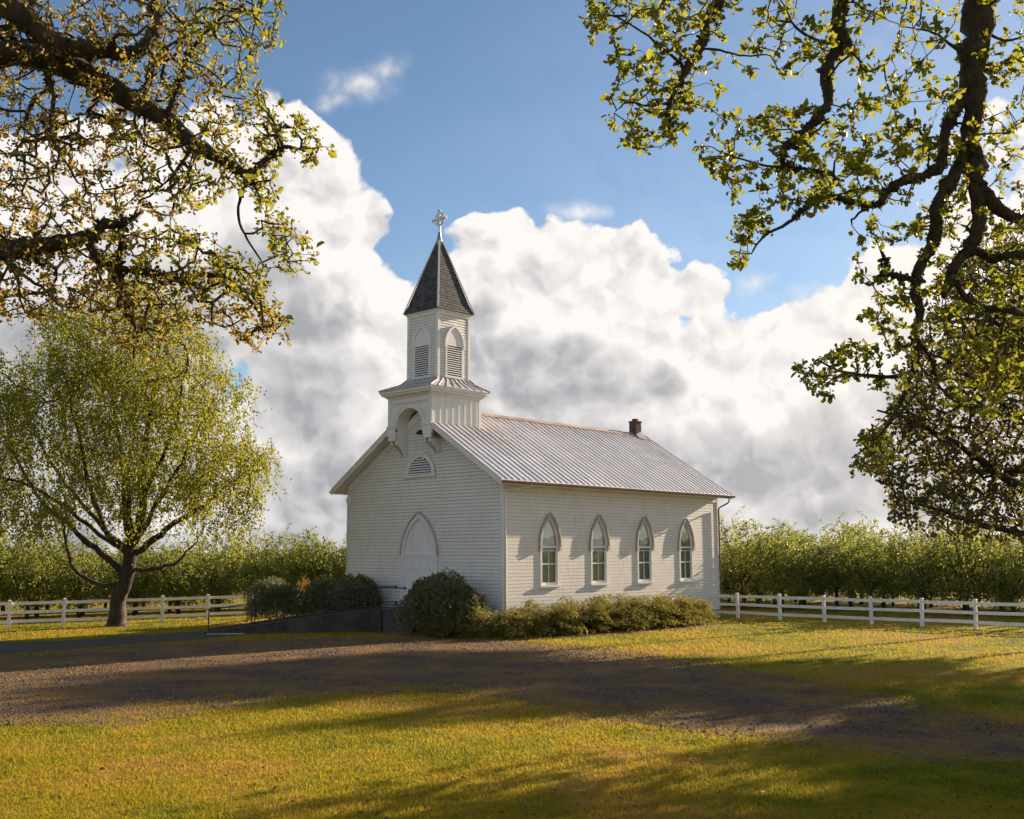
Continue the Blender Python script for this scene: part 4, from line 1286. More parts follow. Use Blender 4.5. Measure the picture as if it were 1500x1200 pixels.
def leaf_arrays(P, A, size, rng, width=0.55, fold=0.25, n_hint=None):
    """two-quad folded leaves at P pointing along A"""
    N = len(P)
    A = unit(A)
    h = rng.normal(size=(N, 3)) if n_hint is None else n_hint + rng.normal(size=(N, 3)) * 0.55
    nrm = unit(h - A * np.sum(h * A, 1, keepdims=True))
    sd = np.cross(A, nrm)
    s = np.asarray(size).reshape(-1, 1) * np.ones((N, 1))
    w = s * width * 0.5
    up = nrm * (w * fold * 2)
    droop = nrm * (-s * 0.12)
    V = np.stack([P, P + A * s * 0.35 + sd * w * 0.85 + up, P + A * s * 0.78 + sd * w + up * 0.9 + droop, P + A * s + droop * 1.6,
                  P + A * s * 0.78 - sd * w + up * 0.9 + droop, P + A * s * 0.35 - sd * w * 0.85 + up], 1).reshape(-1, 3)
    b = (np.arange(N) * 6)[:, None]
    F = np.concatenate([b + np.array([[0, 1, 2, 3]]), b + np.array([[0, 3, 4, 5]])], 1).reshape(-1, 4)
    return V, F

def leaves(name, P, A, size, mat, parent, rng, rnd=None, **k):
    V, F = leaf_arrays(P, A, size, rng, **k)
    if rnd is None: rnd = rng.random(len(P))
    return np_mesh(name, V, F, mat, parent, np.repeat(np.clip(rnd, 0, 1), 2))

class Skel:
    """a branching skeleton grown towards given twig ends"""
    def __init__(s): s.p = []; s.par = []; s.fix = []; s.tip = []
    def path(s, pts, par, r0, r1, wob=0.0, rng=None, sub=4):
        pts = [np.asarray(p, float) for p in pts]
        if par is not None: pts = [np.array(s.p[par])] + pts
        out = []
        n = len(pts)
        fine = [pts[0]]
        for i in range(n - 1):                         # Catmull-Rom through the given points
            a, b, c, d = pts[max(i - 1, 0)], pts[i], pts[i + 1], pts[min(i + 2, n - 1)]
            for k in range(1, sub + 1):
                t_ = k / sub
                q = 0.5 * ((2 * b) + (-a + c) * t_ + (2 * a - 5 * b + 4 * c - d) * t_ ** 2 + (-a + 3 * b - 3 * c + d) * t_ ** 3)
                if rng is not None and wob: q = q + rng.normal(0, wob, 3)
                fine.append(q)
        start = 0 if par is None else 1
        prev = par if par is not None else -1
        m = len(fine)
        for i in range(start, m):
            s.p.append(fine[i]); s.par.append(prev); s.fix.append(r0 + (r1 - r0) * i / (m - 1)); prev = len(s.p) - 1
            out.append(prev)
        return out
    def near(s, pt):
        return int(np.argmin(((np.array(s.p) - np.asarray(pt)) ** 2).sum(1)))
    def grow(s, tips, rng, step=0.3, crook=0.16, droop=0.0, skip=0):
        tips = np.asarray(tips, float)
        n0 = len(s.p)
        cap = n0 + int(len(tips) * 14) + 50
        buf = np.full((cap, 3), 1e9); buf[:n0] = s.p
        buf[:skip] = 1e9                               # the lower trunk takes no twigs
        base = buf[:n0]
        d0 = np.array([((base - q) ** 2).sum(1).min() for q in tips])
        n = n0
        for i in np.argsort(d0):
            q = tips[i]
            j = int(np.argmin(((buf[:n] - q) ** 2).sum(1)))
            a = np.array(s.p[j]); L = np.linalg.norm(q - a)
            k = int(min(12, max(1, math.ceil(L / step))))
            prev = j
            side = rng.normal(size=3); side /= np.linalg.norm(side); side2 = rng.normal(size=3) / 1.7
            ph = rng.uniform(0, 6.28)
            for m_ in range(1, k + 1):
                f_ = m_ / k
                pt = a + (q - a) * f_
                if m_ < k:
                    pt = pt + side * (L * crook * math.sin(PI * f_)) + side2 * (min(L, 1.5) * crook * 0.5 * math.sin(ph + f_ * 9)) 
                    pt[2] += droop * L * math.sin(PI * f_)
                s.p.append(pt); s.par.append(prev); s.fix.append(0.0); prev = len(s.p) - 1
                if n < cap: buf[n] = pt
                n += 1
            s.tip.append(prev)
    def radii(s, rtip, expo, rmax=9):
        n = len(s.p); w = np.zeros(n)
        for t_ in s.tip: w[t_] += 1
        for i in range(n - 1, -1, -1):
            if s.par[i] >= 0: w[s.par[i]] += w[i]
        r = rtip * np.maximum(w, 1) ** expo
        fx = np.array(s.fix)
        r = np.where(fx > 0, np.maximum(fx, np.minimum(r, fx * 1.05)), np.minimum(r, rmax))
        for i in range(n):
            if s.par[i] >= 0: r[i] = min(r[i], r[s.par[i]])
        s.w = w; s.r = r
        return r
    def tubes(s, name, mat, parent, rng, rough=0.0, kmax=9):
        n = len(s.p)
        kids = [[] for _ in range(n)]
        roots = []
        for i in range(n):
            (kids[s.par[i]] if s.par[i] >= 0 else roots).append(i)
        V, F = [], []
        stack = [(-1, q) for q in roots]
        P = [np.asarray(q) for q in s.p]
        while stack:
            st, i = stack.pop()
            ch = [] if st < 0 else [st]
            while True:
                ch.append(i)
                c = kids[i]
                if not c: break
                c = sorted(c, key=lambda z: -(s.r[z] + 1e-4 * s.w[z]))
                for o in c[1:]: stack.append((i, o))
                i = c[0]
            if len(ch) < 2: continue
            pts = np.array([P[q] for q in ch]); rr = np.array([s.r[q] for q in ch])
            if rough: rr = rr * np.where((rr > 0.02) & (rr < 0.24), np.clip(1 + rng.normal(0, rough, len(rr)), .75, 1.4), 1)
            if st >= 0: rr[0] = min(rr[0], rr[1] * 1.25)
            k = kmax if rr.max() > 0.08 else (6 if rr.max() > 0.03 else 4 if rr.max() > 0.012 else 3)
            tan = np.gradient(pts, axis=0); tan = unit(tan)
            ref = np.array([0.3, 0.5, 0.8]); nn = np.cross(tan[0], ref)
            if np.linalg.norm(nn) < 1e-3: nn = np.array([1.0, 0, 0])
            nn /= np.linalg.norm(nn)
            b = len(V)
            for a in range(len(ch)):
                nn = nn - tan[a] * (nn @ tan[a]); l_ = np.linalg.norm(nn)
                nn = nn / l_ if l_ > 1e-6 else np.cross(tan[a], ref)
                mm = np.cross(tan[a], nn)
                for j in range(k):
                    an = 2 * PI * j / k
                    R_ = rr[a] * (1 + (rng.normal() * rough if rr[a] > 0.03 else 0))
                    V.append(pts[a] + (nn * math.cos(an) + mm * math.sin(an)) * R_)
            for a in range(len(ch) - 1):
                for j in range(k):
                    j2 = (j + 1) % k
                    F.append((b + a * k + j, b + a * k + j2, b + (a + 1) * k + j2, b + (a + 1) * k + j))
        return np_mesh(name, np.array(V), np.array(F), mat, parent, smooth=True)
    def tip_data(s):
        t_ = np.array(s.tip); p = np.array(s.p)
        q = np.array([s.par[i] if s.par[i] >= 0 else i for i in t_])
        d = p[t_] - p[q]
        L = np.linalg.norm(d, axis=1)
        return p[t_], unit(d), np.minimum(L, 0.26)

def cluster(T, Dv, L, per, spread, rng, back=0.6):
    """leaf positions and directions in clusters round the twig ends"""
    i = np.repeat(np.arange(len(T)), per)
    f_ = rng.random(len(i)) ** 1.5
    P = T[i] - Dv[i] * (L[i] * back * f_)[:, None] + rng.normal(size=(len(i), 3)) * spread
    A = unit(Dv[i] * 0.75 + rng.normal(size=(len(i), 3)) * 0.62 + np.array([0, 0, -0.12]))
    return i, P, A

def poly_px(poly, n, D0, D1, rng, taper=1.0):
    xs = np.array([p[0] for p in poly]); ys = np.array([p[1] for p in poly])
    out = []
    while len(out) < n:
        u = rng.uniform(xs.min(), xs.max(), 400); v = rng.uniform(ys.min(), ys.max(), 400)
        ok = in_poly(u, v, poly)
        for a, b in zip(u[ok], v[ok]):
            out.append(at(a, b, rng.uniform(D0, D1)))
            if len(out) >= n: break
    return np.array(out)

def limb(px, Ds):
    """traced limb: pixels with distances running from Ds[0] to Ds[1]"""
    n = len(px)
    return [at(u, v, Ds[0] + (Ds[1] - Ds[0]) * i / max(1, n - 1)) for i, (u, v) in enumerate(px)]

# ------------------------------------------------------------------ old oak on the left, its boughs hanging into view
def moss(s, root, rng, n):
    """shaggy tufts of moss and lichen along the boughs"""
    r = np.array(s.r); idx = np.array([k for k in range(len(s.p)) if r[k] > 0.022 and s.p[k][2] > 5 and s.par[k] >= 0])
    idx = rng.choice(idx, n); par = np.array(s.par)[idx]; Pn = np.array(s.p)
    f_ = rng.random((n, 1))
    off = unit(rng.normal(size=(n, 3)))
    P = Pn[idx] * f_ + Pn[par] * (1 - f_) + off * (r[idx] * 0.92)[:, None]
    leaves('moss', P, off * 0.8 + rng.normal(size=(n, 3)) * 0.5 + np.array([0, 0, -.25]), 0.040 * np.exp(rng.normal(0, 0.45, n)), M['moss'], root, rng, width=0.55)

def left_oak():
    rng = np.random.default_rng(11)
    D = 12.5
    tb = CAM + _fw * 12.0 + _rt * (-11.2); tb[2] = 0
    root = empty('oak_tree', tuple(tb), 'gnarled mossy oak whose thick boughs hang into the upper left, leaves golden and green', 'tree')
    s = Skel()
    T = s.path([tb + (0, 0, -0.3), tb + (0.05, 0, 0.6), tb + (0.0, 0.1, 2.5), tb + (0.2, 0.2, 4.8), tb + (0.3, 0.1, 7.2), tb + (0.6, 0.3, 9.5)], None, 0.62, 0.30, 0.02, rng)
    skip = T[-6]
    def near_trunk(z): return min(T, key=lambda i: abs(s.p[i][2] - z))
    m1 = s.path(limb([(-330, 190), (-150, 105), (0, 80), (60, 86), (130, 112), (195, 150), (245, 178), (285, 212), (330, 236), (362, 255), (388, 236), (415, 216), (447, 222)], (12.2, 12.8)), near_trunk(6.5), 0.20, 0.012, 0.006, rng)
    def ext(base, px, Ds, r0, r1): return s.path(limb(px, Ds), s.near(base), r0 * 0.8, r1, 0.006, rng)
    m2 = s.path(limb([(-300, -60), (-100, -40), (0, 5), (45, 34), (80, 62), (96, 70), (140, 72), (185, 80), (216, 66), (229, 30), (228, -20), (250, -80)], (11.6, 12.4)), near_trunk(8.2), 0.175, 0.05, 0.008, rng)
    ext(at(80, 62, 12.0), [(100, 100), (140, 108), (160, 120)], (12.1, 12.3), 0.06, 0.05)
    m3 = s.path(limb([(-320, 420), (-150, 385), (0, 369), (50, 362), (100, 353), (138, 345), (152, 328), (176, 330), (190, 322), (205, 312)], (11.8, 12.2)), near_trunk(5.2), 0.155, 0.018, 0.006, rng)
    b = ext(at(128, 348, 12.0), [(140, 374), (165, 391), (200, 397), (232, 401), (265, 410), (310, 402), (345, 420), (365, 440), (388, 470)], (12.1, 12.8), 0.075, 0.016)
    ext(at(176, 394, 12.2), [(182, 425), (186, 455), (198, 478), (196, 525)], (12.3, 12.3), 0.05, 0.012)
    ext(at(176, 330, 12.1), [(179, 352), (172, 382)], (12.1, 12.2), 0.045, 0.035)
    ext(at(240, 402, 12.3), [(262, 396), (284, 384)], (12.3, 12.3), 0.03, 0.012)
    ext(at(362, 255, 12.7), [(352, 285), (350, 320), (362, 350), (385, 385)], (12.7, 12.8), 0.032, 0.010)
    ext(at(285, 212, 12.6), [(262, 246), (240, 270), (200, 300)], (12.4, 12.0), 0.03, 0.010)
    ext(at(245, 178, 12.5), [(255, 140), (270, 100), (290, 60), (330, 20)], (12.4, 12.0), 0.05, 0.014)
    ext(at(195, 150, 12.5), [(215, 120), (222, 92), (245, 70), (300, 40), (350, 30)], (12.6, 13.2), 0.04, 0.012)
    ext(at(60, 86, 12.4), [(80, 140), (75, 200), (110, 260)], (12.2, 12.0), 0.04, 0.014)
    ext(at(0, 369, 11.9), [(30, 400), (60, 420), (90, 450)], (11.8, 11.6), 0.03, 0.010)
    tips = [poly_px([(-60, -60), (408, -60), (412, 50), (380, 110), (395, 150), (360, 200), (290, 230), (180, 210), (60, 205), (-60, 220)], 1120, 11.2, 14.6, rng),
            poly_px([(-60, 200), (180, 190), (350, 215), (395, 250), (270, 320), (160, 320), (-60, 350)], 480, 11.2, 14.0, rng),
            poly_px([(375, 130), (440, 165), (488, 215), (455, 240), (400, 240), (440, 330), (468, 385), (420, 410), (375, 330), (365, 230)], 170, 12.0, 13.4, rng),
            poly_px([(-60, 330), (160, 335), (300, 335), (400, 400), (428, 500), (385, 520), (300, 470), (205, 525), (100, 460), (-60, 475)], 850, 11.2, 13.4, rng),
            poly_px([(-420, -150), (-60, -150), (-60, 470), (-420, 420)], 260, 10.5, 14.5, rng),
            poly_px([(-300, -420), (420, -420), (420, -60), (-300, -60)], 260, 10.5, 14.5, rng)]
    tips = np.concatenate(tips)
    s.grow(tips, rng, 0.22, 0.17, 0.0, skip)
    s.radii(0.0042, 0.47, 0.09)
    s.tubes('trunk', M['bark_oak'], root, rng, 0.10)
    tp, td, tl = s.tip_data()
    per = rng.integers(5, 12, len(tp))
    i, P, A = cluster(tp, td, tl, per, 0.028, rng, 0.9)
    # greener leaves towards the right and top, golden ones towards the left and bottom
    gold = (vnoise(P[:, 0] * 0.9, P[:, 2] * 0.9, 3) + rng.normal(0, .16, len(P)) + np.clip((CAM[2] + 5.2 - P[:, 2]) * 0.05, -0.12, 0.2)
            - np.clip(((P - CAM) @ _rt + 4.2) * 0.16, -0.25, 0.35)) > np.clip(0.30 + (P[:, 2] - CAM[2] - 4.2) * 0.07, 0.18, 0.6)
    sz = 0.048 * np.exp(rng.normal(0, 0.32, len(P)))
    leaves('crown', P[~gold], A[~gold], sz[~gold], M['leaf_oak'], root, rng, width=0.62, fold=0.3)
    moss(s, root, rng, 4200)
    leaves('crown', P[gold], A[gold], sz[gold] * 0.85, M['leaf_oak_gold'], root, rng, width=0.62, fold=0.45)
left_oak()

def right_oak():
    rng = np.random.default_rng(23)
    tb = CAM + _fw * 14.5 + _rt * 11.5; tb[2] = 0
    root = empty('oak_tree', tuple(tb), 'dark-limbed oak reaching down from the upper right with bright yellow-green leaves', 'tree')
    s = Skel()
    T = s.path([tb + (0, 0, -0.3), tb + (0, 0, 0.7), tb + (-0.1, 0.1, 3), tb + (-0.2, 0.0, 6), tb + (-0.6, -0.2, 9.5), tb + (-1.6, -1.2, 12.2)], None, 0.65, 0.34, 0.02, rng)
    skip = T[-5]
    def ext(base, px, Ds, r0, r1, wob=0.006): return s.path(limb(px, Ds), s.near(base), r0, r1, wob, rng)
    # the heavy bough that turns downwards at the right
    c = s.path(limb([(1640, -330), (1500, -270), (1455, -130), (1440, -20), (1432, 40), (1424, 95), (1426, 150), (1421, 205), (1429, 260), (1434, 310), (1424, 360), (1398, 392), (1385, 430)], (14.0, 14.2)), T[-1], 0.26, 0.05, 0.014, rng)
    a = s.path(limb([(1400, -330), (1220, -250), (1120, -140), (1064, -20), (1040, 25), (1025, 70), (1005, 105), (985, 138), (980, 178), (983, 205)], (13.8, 13.4)), c[1], 0.14, 0.016, 0.012, rng)
    b = s.path(limb([(1380, -280), (1270, -170), (1236, -20), (1230, 35), (1239, 68), (1215, 92), (1212, 150), (1192, 180), (1160, 205), (1147, 225), (1149, 246)], (14.0, 13.8)), c[2], 0.12, 0.036, 0.012, rng)
    ext(at(1149, 246, 13.8), [(1180, 247), (1214, 254), (1222, 263), (1212, 285)], (13.8, 13.9), 0.03, 0.012)
    ext(at(1149, 246, 13.8), [(1110, 240), (1070, 228), (1040, 215)], (13.8, 13.6), 0.022, 0.008)
    ext(at(1424, 120, 14.1), [(1408, 150), (1385, 190), (1379, 240), (1352, 257), (1320, 266), (1299, 283), (1284, 301), (1240, 294), (1205, 287), (1180, 305), (1155, 326), (1120, 345), (1100, 372)], (14.1, 13.4), 0.085, 0.010)
    ext(at(1284, 301, 13.7), [(1262, 310), (1248, 322)], (13.7, 13.7), 0.022, 0.014)
    c2 = ext(at(1423, 190, 14.1), [(1410, 232), (1388, 272), (1372, 308), (1369, 350), (1350, 385), (1341, 420), (1348, 455), (1340, 490), (1344, 520), (1330, 548), (1290, 552), (1240, 546), (1196, 528)], (14.1, 14.6), 0.10, 0.012)
    ext(at(1343, 415, 14.3), [(1318, 404), (1298, 402), (1280, 410)], (14.3, 14.3), 0.05, 0.022)
    ext(at(1300, 402, 14.3), [(1299, 385), (1296, 378)], (14.3, 14.3), 0.03, 0.026, 0.003)
    ext(at(1429, 260, 14.1), [(1447, 286), (1472, 312), (1515, 332), (1560, 350)], (14.1, 14.0), 0.085, 0.06)
    ext(at(1424, 360, 14.2), [(1450, 378), (1485, 372), (1530, 380)], (14.2, 14.2), 0.07, 0.05)
    ext(at(1398, 392, 14.2), [(1410, 430), (1440, 450), (1480, 455), (1530, 470)], (14.2, 14.4), 0.05, 0.03)
    ext(at(1340, 490, 14.5), [(1365, 530), (1372, 560), (1400, 590)], (14.5, 14.6), 0.035, 0.014)
    ext(at(1344, 520, 14.5), [(1320, 590), (1285, 640), (1248, 672)], (14.6, 14.8), 0.03, 0.010)
    ext(at(1025, 70, 13.5), [(1055, 74), (1090, 82), (1130, 80)], (13.5, 13.6), 0.024, 0.010)
    ext(at(1005, 105, 13.5), [(970, 70), (930, 40), (890, 20)], (13.4, 13.2), 0.024, 0.008)
    ext(at(982, 150, 13.4), [(950, 155), (920, 150), (900, 165)], (13.4, 13.3), 0.020, 0.008)
    ext(at(1239, 68, 13.9), [(1200, 60), (1165, 40), (1150, 10)], (13.9, 14.1), 0.03, 0.010)
    ext(at(1424, 95, 14.1), [(1390, 62), (1360, 45), (1320, 40)], (14.1, 14.2), 0.026, 0.008)
    ext(at(1430, 40, 14.1), [(1470, 60), (1510, 50)], (14.1, 14.3), 0.026, 0.010)
    tips = [poly_px([(845, -30), (1120, -30), (1065, 50), (1050, 110), (1062, 150), (1000, 195), (920, 232), (882, 180), (895, 120), (858, 50)], 200, 12.6, 14.2, rng),
            poly_px([(1130, -30), (1300, -30), (1300, 110), (1240, 130), (1170, 110), (1090, 130), (1070, 90)], 105, 13.0, 14.8, rng),
            poly_px([(1025, 215), (1060, 165), (1110, 160), (1190, 150), (1300, 130), (1380, 220), (1330, 258), (1270, 295), (1180, 310), (1070, 300), (1030, 250)], 260, 12.8, 14.8, rng),
            poly_px([(1068, 320), (1150, 290), (1110, 365), (1076, 408), (1070, 350)], 28, 13.2, 13.8, rng),
            poly_px([(1310, -30), (1540, -30), (1540, 330), (1440, 345), (1380, 335), (1260, 370), (1262, 320), (1330, 255), (1300, 120)], 270, 13.0, 15.6, rng),
            poly_px([(1245, 380), (1340, 400), (1350, 540), (1300, 580), (1170, 588), (1162, 515), (1240, 505), (1262, 440)], 110, 13.6, 15.2, rng),
            poly_px([(1235, 655), (1300, 620), (1330, 690), (1250, 690)], 22, 14.4, 15.2, rng),
            poly_px([(1340, 330), (1560, 330), (1560, 620), (1380, 600)], 210, 13.6, 16.5, rng),
            poly_px([(850, -400), (1700, -400), (1700, -30), (850, -30)], 300, 12.5, 16.0, rng)]
    s.grow(np.concatenate(tips), rng, 0.22, 0.16, 0.0, skip)
    # dead spurs that make the boughs shaggy
    s.radii(0.0038, 0.46, 0.07)
    s.tubes('trunk', M['bark_oak'], root, rng, 0.13)
    tp, td, tl = s.tip_data()
    i, P, A = cluster(tp, td, tl, rng.integers(7, 15, len(tp)), 0.024, rng, 0.9)
    leaves('crown', P, A, 0.068 * np.exp(rng.normal(0, 0.30, len(P))), M['leaf_oak'], root, rng, width=0.62, fold=0.3, rnd=rng.beta(2, 1.6, len(P)) * 0.85)
    moss(s, root, rng, 5200)
right_oak()

def far_oak():
    """second oak at the right edge: limbs sweep down and left, almost to the top of the orchard"""
    rng = np.random.default_rng(31)
    D = 24.0
    tb = CAM + _fw * D + _rt * 15.2; tb[2] = 0
    root = empty('oak_tree', tuple(tb), 'broad backlit oak at the right edge, fine twigs drooping to the orchard tops', 'tree')
    s = Skel()
    T = s.path([tb + (0, 0, -0.3), tb + (0, 0, 0.7), tb + (-0.1, 0.1, 2.6), tb + (-0.1, 0.0, 5), tb + (-0.4, 0.2, 8), tb + (-0.6, 0.4, 11.5)], None, 0.6, 0.2, 0.02, rng)
    skip = T[-10]
    nz = lambda z: min(T, key=lambda i: abs(s.p[i][2] - z))
    def L_(z, px, Ds, r0, r1): return s.path(limb(px, Ds), nz(z), r0, r1, 0.02, rng)
    L_(3.6, [(1640, 770), (1560, 790), (1500, 782), (1430, 766), (1370, 746), (1312, 728)], (24, 23), 0.11, 0.02)
    L_(4.6, [(1620, 730), (1540, 740), (1470, 700), (1410, 655), (1350, 622), (1285, 600)], (24, 22.5), 0.15, 0.02)
    L_(5.6, [(1620, 660), (1540, 640), (1470, 590), (1410, 545), (1355, 510)], (24.5, 25), 0.15, 0.02)
    L_(6.6, [(1620, 560), (1540, 520), (1470, 480), (1420, 430)], (24, 23), 0.13, 0.02)
    L_(4.2, [(1600, 720), (1520, 690), (1440, 690), (1370, 680), (1300, 690)], (25, 27), 0.13, 0.02)
    L_(8.0, [(1610, 450), (1520, 400), (1450, 370)], (25, 26), 0.12, 0.02)
    s.path([tb + (2, 1.5, 8), tb + (4.5, 2.5, 9.5), tb + (6.5, 3, 10)], nz(6), 0.16, 0.03, 0.02, rng)
    s.path([tb + (1.5, 3, 8), tb + (2.5, 5.5, 9)], nz(7), 0.14, 0.03, 0.02, rng)
    tips = [poly_px([(1560, 340), (1430, 350), (1375, 400), (1350, 470), (1325, 540), (1300, 600), (1262, 640), (1250, 690), (1292, 700), (1302, 755), (1350, 785), (1560, 800)], 2300, 21.0, 28.5, rng),
            poly_px([(1560, 340), (1800, 330), (1900, 500), (1800, 780), (1560, 800)], 500, 20.5, 29, rng),
            tb + np.array([2, 1.5, 10.5]) + unit(rng.normal(size=(700, 3))) * rng.uniform(0.4, 1, (700, 1)) * np.array([6.5, 5.5, 4.2])]
    s.grow(np.concatenate(tips), rng, 0.4, 0.13, 0.0, skip)
    s.radii(0.006, 0.45, 0.12)
    s.tubes('trunk', M['bark_oak'], root, rng, 0.08)
    tp, td, tl = s.tip_data()
    i, P, A = cluster(tp, td, tl, rng.integers(4, 9, len(tp)), 0.07, rng, 1.0)
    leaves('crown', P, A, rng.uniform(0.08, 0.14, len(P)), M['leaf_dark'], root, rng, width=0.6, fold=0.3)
far_oak()

# ------------------------------------------------------------------ the old birch by the left fence
def birch():
    rng = np.random.default_rng(41)
    tb = ground_at(171, 917.5)
    D = float((tb - CAM) @ _fw)
    root = empty('birch_tree', tuple(tb), 'large weeping birch with several rising stems standing before the left white fence', 'tree')
    s = Skel()
    T = s.path([tb + (0, 0, -0.3), tb + (0, 0, 0.15), tb + (0.02, 0, 0.5), tb + (0.0, 0, 1.2), at(183, 855, D), at(188, 835, D), at(192, 800, D)], None, 0.44, 0.30, 0.012, rng)
    s.fix[0] = 0.72; s.fix[1] = 0.70
    for k in range(2, 5): s.fix[k] = 0.60 - 0.06 * (k - 2)
    skip = T[-8]
    def L_(base, px, dD, r0, r1):
        return s.path(limb(px, (D, D + dD)), s.near(at(base[0], base[1], D)), r0, r1, 0.05, rng)
    L_((182, 858), [(150, 856), (117, 840), (98, 805), (92, 770), (70, 730)], -1.5, 0.13, 0.03)
    L_((183, 845), [(152, 812), (112, 780), (70, 742), (40, 700), (8, 645), (-20, 600)], 1.5, 0.17, 0.03)
    L_((188, 835), [(189, 780), (188, 720), (178, 660), (165, 590), (152, 520), (150, 450)], 1.0, 0.22, 0.03)
    L_((190, 820), [(206, 760), (208, 700), (216, 640), (226, 560), (235, 490), (232, 430)], -1.0, 0.24, 0.03)
    L_((192, 812), [(226, 790), (266, 760), (310, 732), (345, 702), (376, 690)], -1.5, 0.18, 0.025)
    L_((190, 838), [(235, 832), (268, 816), (292, 790)], 0.8, 0.10, 0.03)
    L_((188, 820), [(150, 765), (128, 700), (112, 620), (92, 545)], -2.5, 0.15, 0.03)
    L_((190, 805), [(240, 720), (285, 640), (320, 570)], 2.5, 0.15, 0.025)
    L_((190, 805), [(215, 720), (250, 640), (270, 560), (275, 500)], -4.0, 0.15, 0.025)
    L_((190, 805), [(180, 720), (200, 620), (195, 540)], 4.5, 0.15, 0.025)
    L_((188, 820), [(140, 760), (80, 690), (40, 600), (35, 540)], 4.0, 0.13, 0.025)
    L_((188, 820), [(130, 770), (60, 720), (0, 700), (-60, 690)], -3.5, 0.12, 0.025)
    tips = [poly_px([(-110, 540), (-30, 500), (20, 540), (50, 490), (55, 440), (120, 440), (150, 405), (225, 400), (270, 455), (310, 500), (335, 560), (362, 545), (352, 630), (398, 665), (396, 700), (365, 730), (378, 785), (300, 770), (255, 750), (200, 770), (140, 740), (80, 768), (0, 760), (-110, 740)], 1500, D - 5.0, D + 5.0, rng)]
    tips = np.concatenate(tips)
    # keep the crown rounded in depth
    c = at(170, 620, D)
    rel = (tips - c)
    dd = rel @ _fw / 5.5; aa = rel @ _rt / 7.4; hh = rel[:, 2] / 7.0
    tips = tips[dd ** 2 + aa ** 2 * 0.62 + hh ** 2 * 0.5 < 1.15]
    s.grow(tips, rng, 0.5, 0.10, 0.05, skip)
    s.radii(0.008, 0.43, 0.10)
    s.tubes('trunk', M['bark_birch'], root, rng, 0.06)
    tp, td, tl = s.tip_data()
    # hanging strands of small leaves from every twig
    n = np.round(rng.integers(4, 10, len(tp)) * np.clip(2.6 * (vnoise(tp[:, 0] * .55 + 9, tp[:, 2] * .55 + tp[:, 1] * .25, 12) * .7 + vnoise(tp[:, 0] * 1.3 + 9, tp[:, 2] * 1.3 + tp[:, 1] * .6, 13) * .3) - 0.38, .22, 1.8)).astype(int); i = np.repeat(np.arange(len(tp)), n)
    P0_ = tp[i] + rng.normal(size=(len(i), 3)) * 0.34
    Ls = rng.uniform(0.3, 1.15, len(i))
    m_ = 12
    f_ = np.tile(np.linspace(0, 1, m_), len(i)); k = np.repeat(np.arange(len(i)), m_)
    sway = rng.normal(0, 0.34, (len(i), 3))
    P = P0_[k] + np.array([0, 0, -1]) * (f_ * Ls[k])[:, None] + sway[k] * (f_ ** 1.5)[:, None] + rng.normal(0, 0.055, (len(k), 3))
    A = unit(np.array([0, 0, -0.8]) + rng.normal(size=(len(k), 3)) * 0.6)
    leaves('crown', P, A, rng.uniform(0.075, 0.135, len(P)), M['leaf_birch'], root, rng, width=0.7, fold=0.2, rnd=np.clip(rng.beta(2, 2, len(P)) + (vnoise(P[:, 0] * .5, P[:, 2] * .5, 9) - .5) * .5, 0, 1))
    V, F = [], []
    for a, l_, w_ in zip(P0_, Ls, sway):               # the strands themselves
        b = len(V); e = a + np.array([0, 0, -l_]) + w_
        V += [a, a + (0.008, 0.004, 0), e, e + (0.006, 0.002, 0)]; F.append((b, b + 1, b + 3, b + 2))
    np_mesh('twig', np.array(V), np.array(F), M['bark_birch'], root)
birch()

# ------------------------------------------------------------------ orchard rows behind the fences
def orchard_proto(seed, h, wd):
    rng = np.random.default_rng(seed)
    root = bpy.data.objects.new('orchard_tree', None); COL.objects.link(root)
    s = Skel()
    T = s.path([(0, 0, -0.2), (0.02, 0, 0.3), (0.0, 0.03, 0.85), (0.05, 0, 1.2)], None, 0.13, 0.10, 0.01, rng)
    for k in range(6):
        a = k * 1.05 + rng.uniform(-.3, .3); e = rng.uniform(0.55, 1.0) * wd
        s.path([(math.cos(a) * e * .35, math.sin(a) * e * .35, h * .42), (math.cos(a) * e * .8, math.sin(a) * e * .8, h * rng.uniform(.6, .85))], T[-1 - k % 3], 0.06, 0.018, 0.02, rng)
    n = 380
    q = unit(rng.normal(size=(n, 3))) * (rng.random((n, 1)) ** 0.4) * np.array([wd, wd, h * 0.42]) + np.array([0, 0, h * 0.50])
    q[:, 2] += (vnoise(q[:, 0] * 1.2 + 20, q[:, 1] * 1.2 + 20, seed) - 0.5) * 0.9
    q[:, 2] = np.maximum(q[:, 2], 0.5 + 0.3 * rng.random(n))
    s.grow(q, rng, 0.35, 0.12, 0.02, 5)
    # upright sprigs that break the skyline
    top = np.array([p for p in np.array(s.p)[s.tip] if p[2] > h * 0.74])
    pick = top[rng.choice(len(top), min(16, len(top)), replace=False)]
    spr = pick + np.stack([rng.normal(0, .16, len(pick)), rng.normal(0, .16, len(pick)), rng.uniform(.35, 1.15, len(pick))], 1)
    nt = len(s.tip)
    s.grow(spr, rng, 0.3, 0.05, 0.0, 5)
    s.radii(0.006, 0.42, 0.06)
    s.tubes('trunk', M['bark_orchard'], root, rng, 0.05)
    tp, td, tl = s.tip_data()
    i, P, A = cluster(tp[:nt], td[:nt], tl[:nt], rng.integers(9, 15, nt), 0.16, rng, 1.0)
    i2, P2, A2 = cluster(tp[nt:], td[nt:], np.full(len(tp) - nt, 0.75), rng.integers(14, 22, len(tp) - nt), 0.06, rng, 1.0)
    P = np.concatenate([P, P2]); A = np.concatenate([A, A2])
    leaves('crown', P, A, rng.uniform(0.075, 0.15, len(P)), M['leaf_orchard'], root, rng, width=0.65, fold=0.25)
    return root
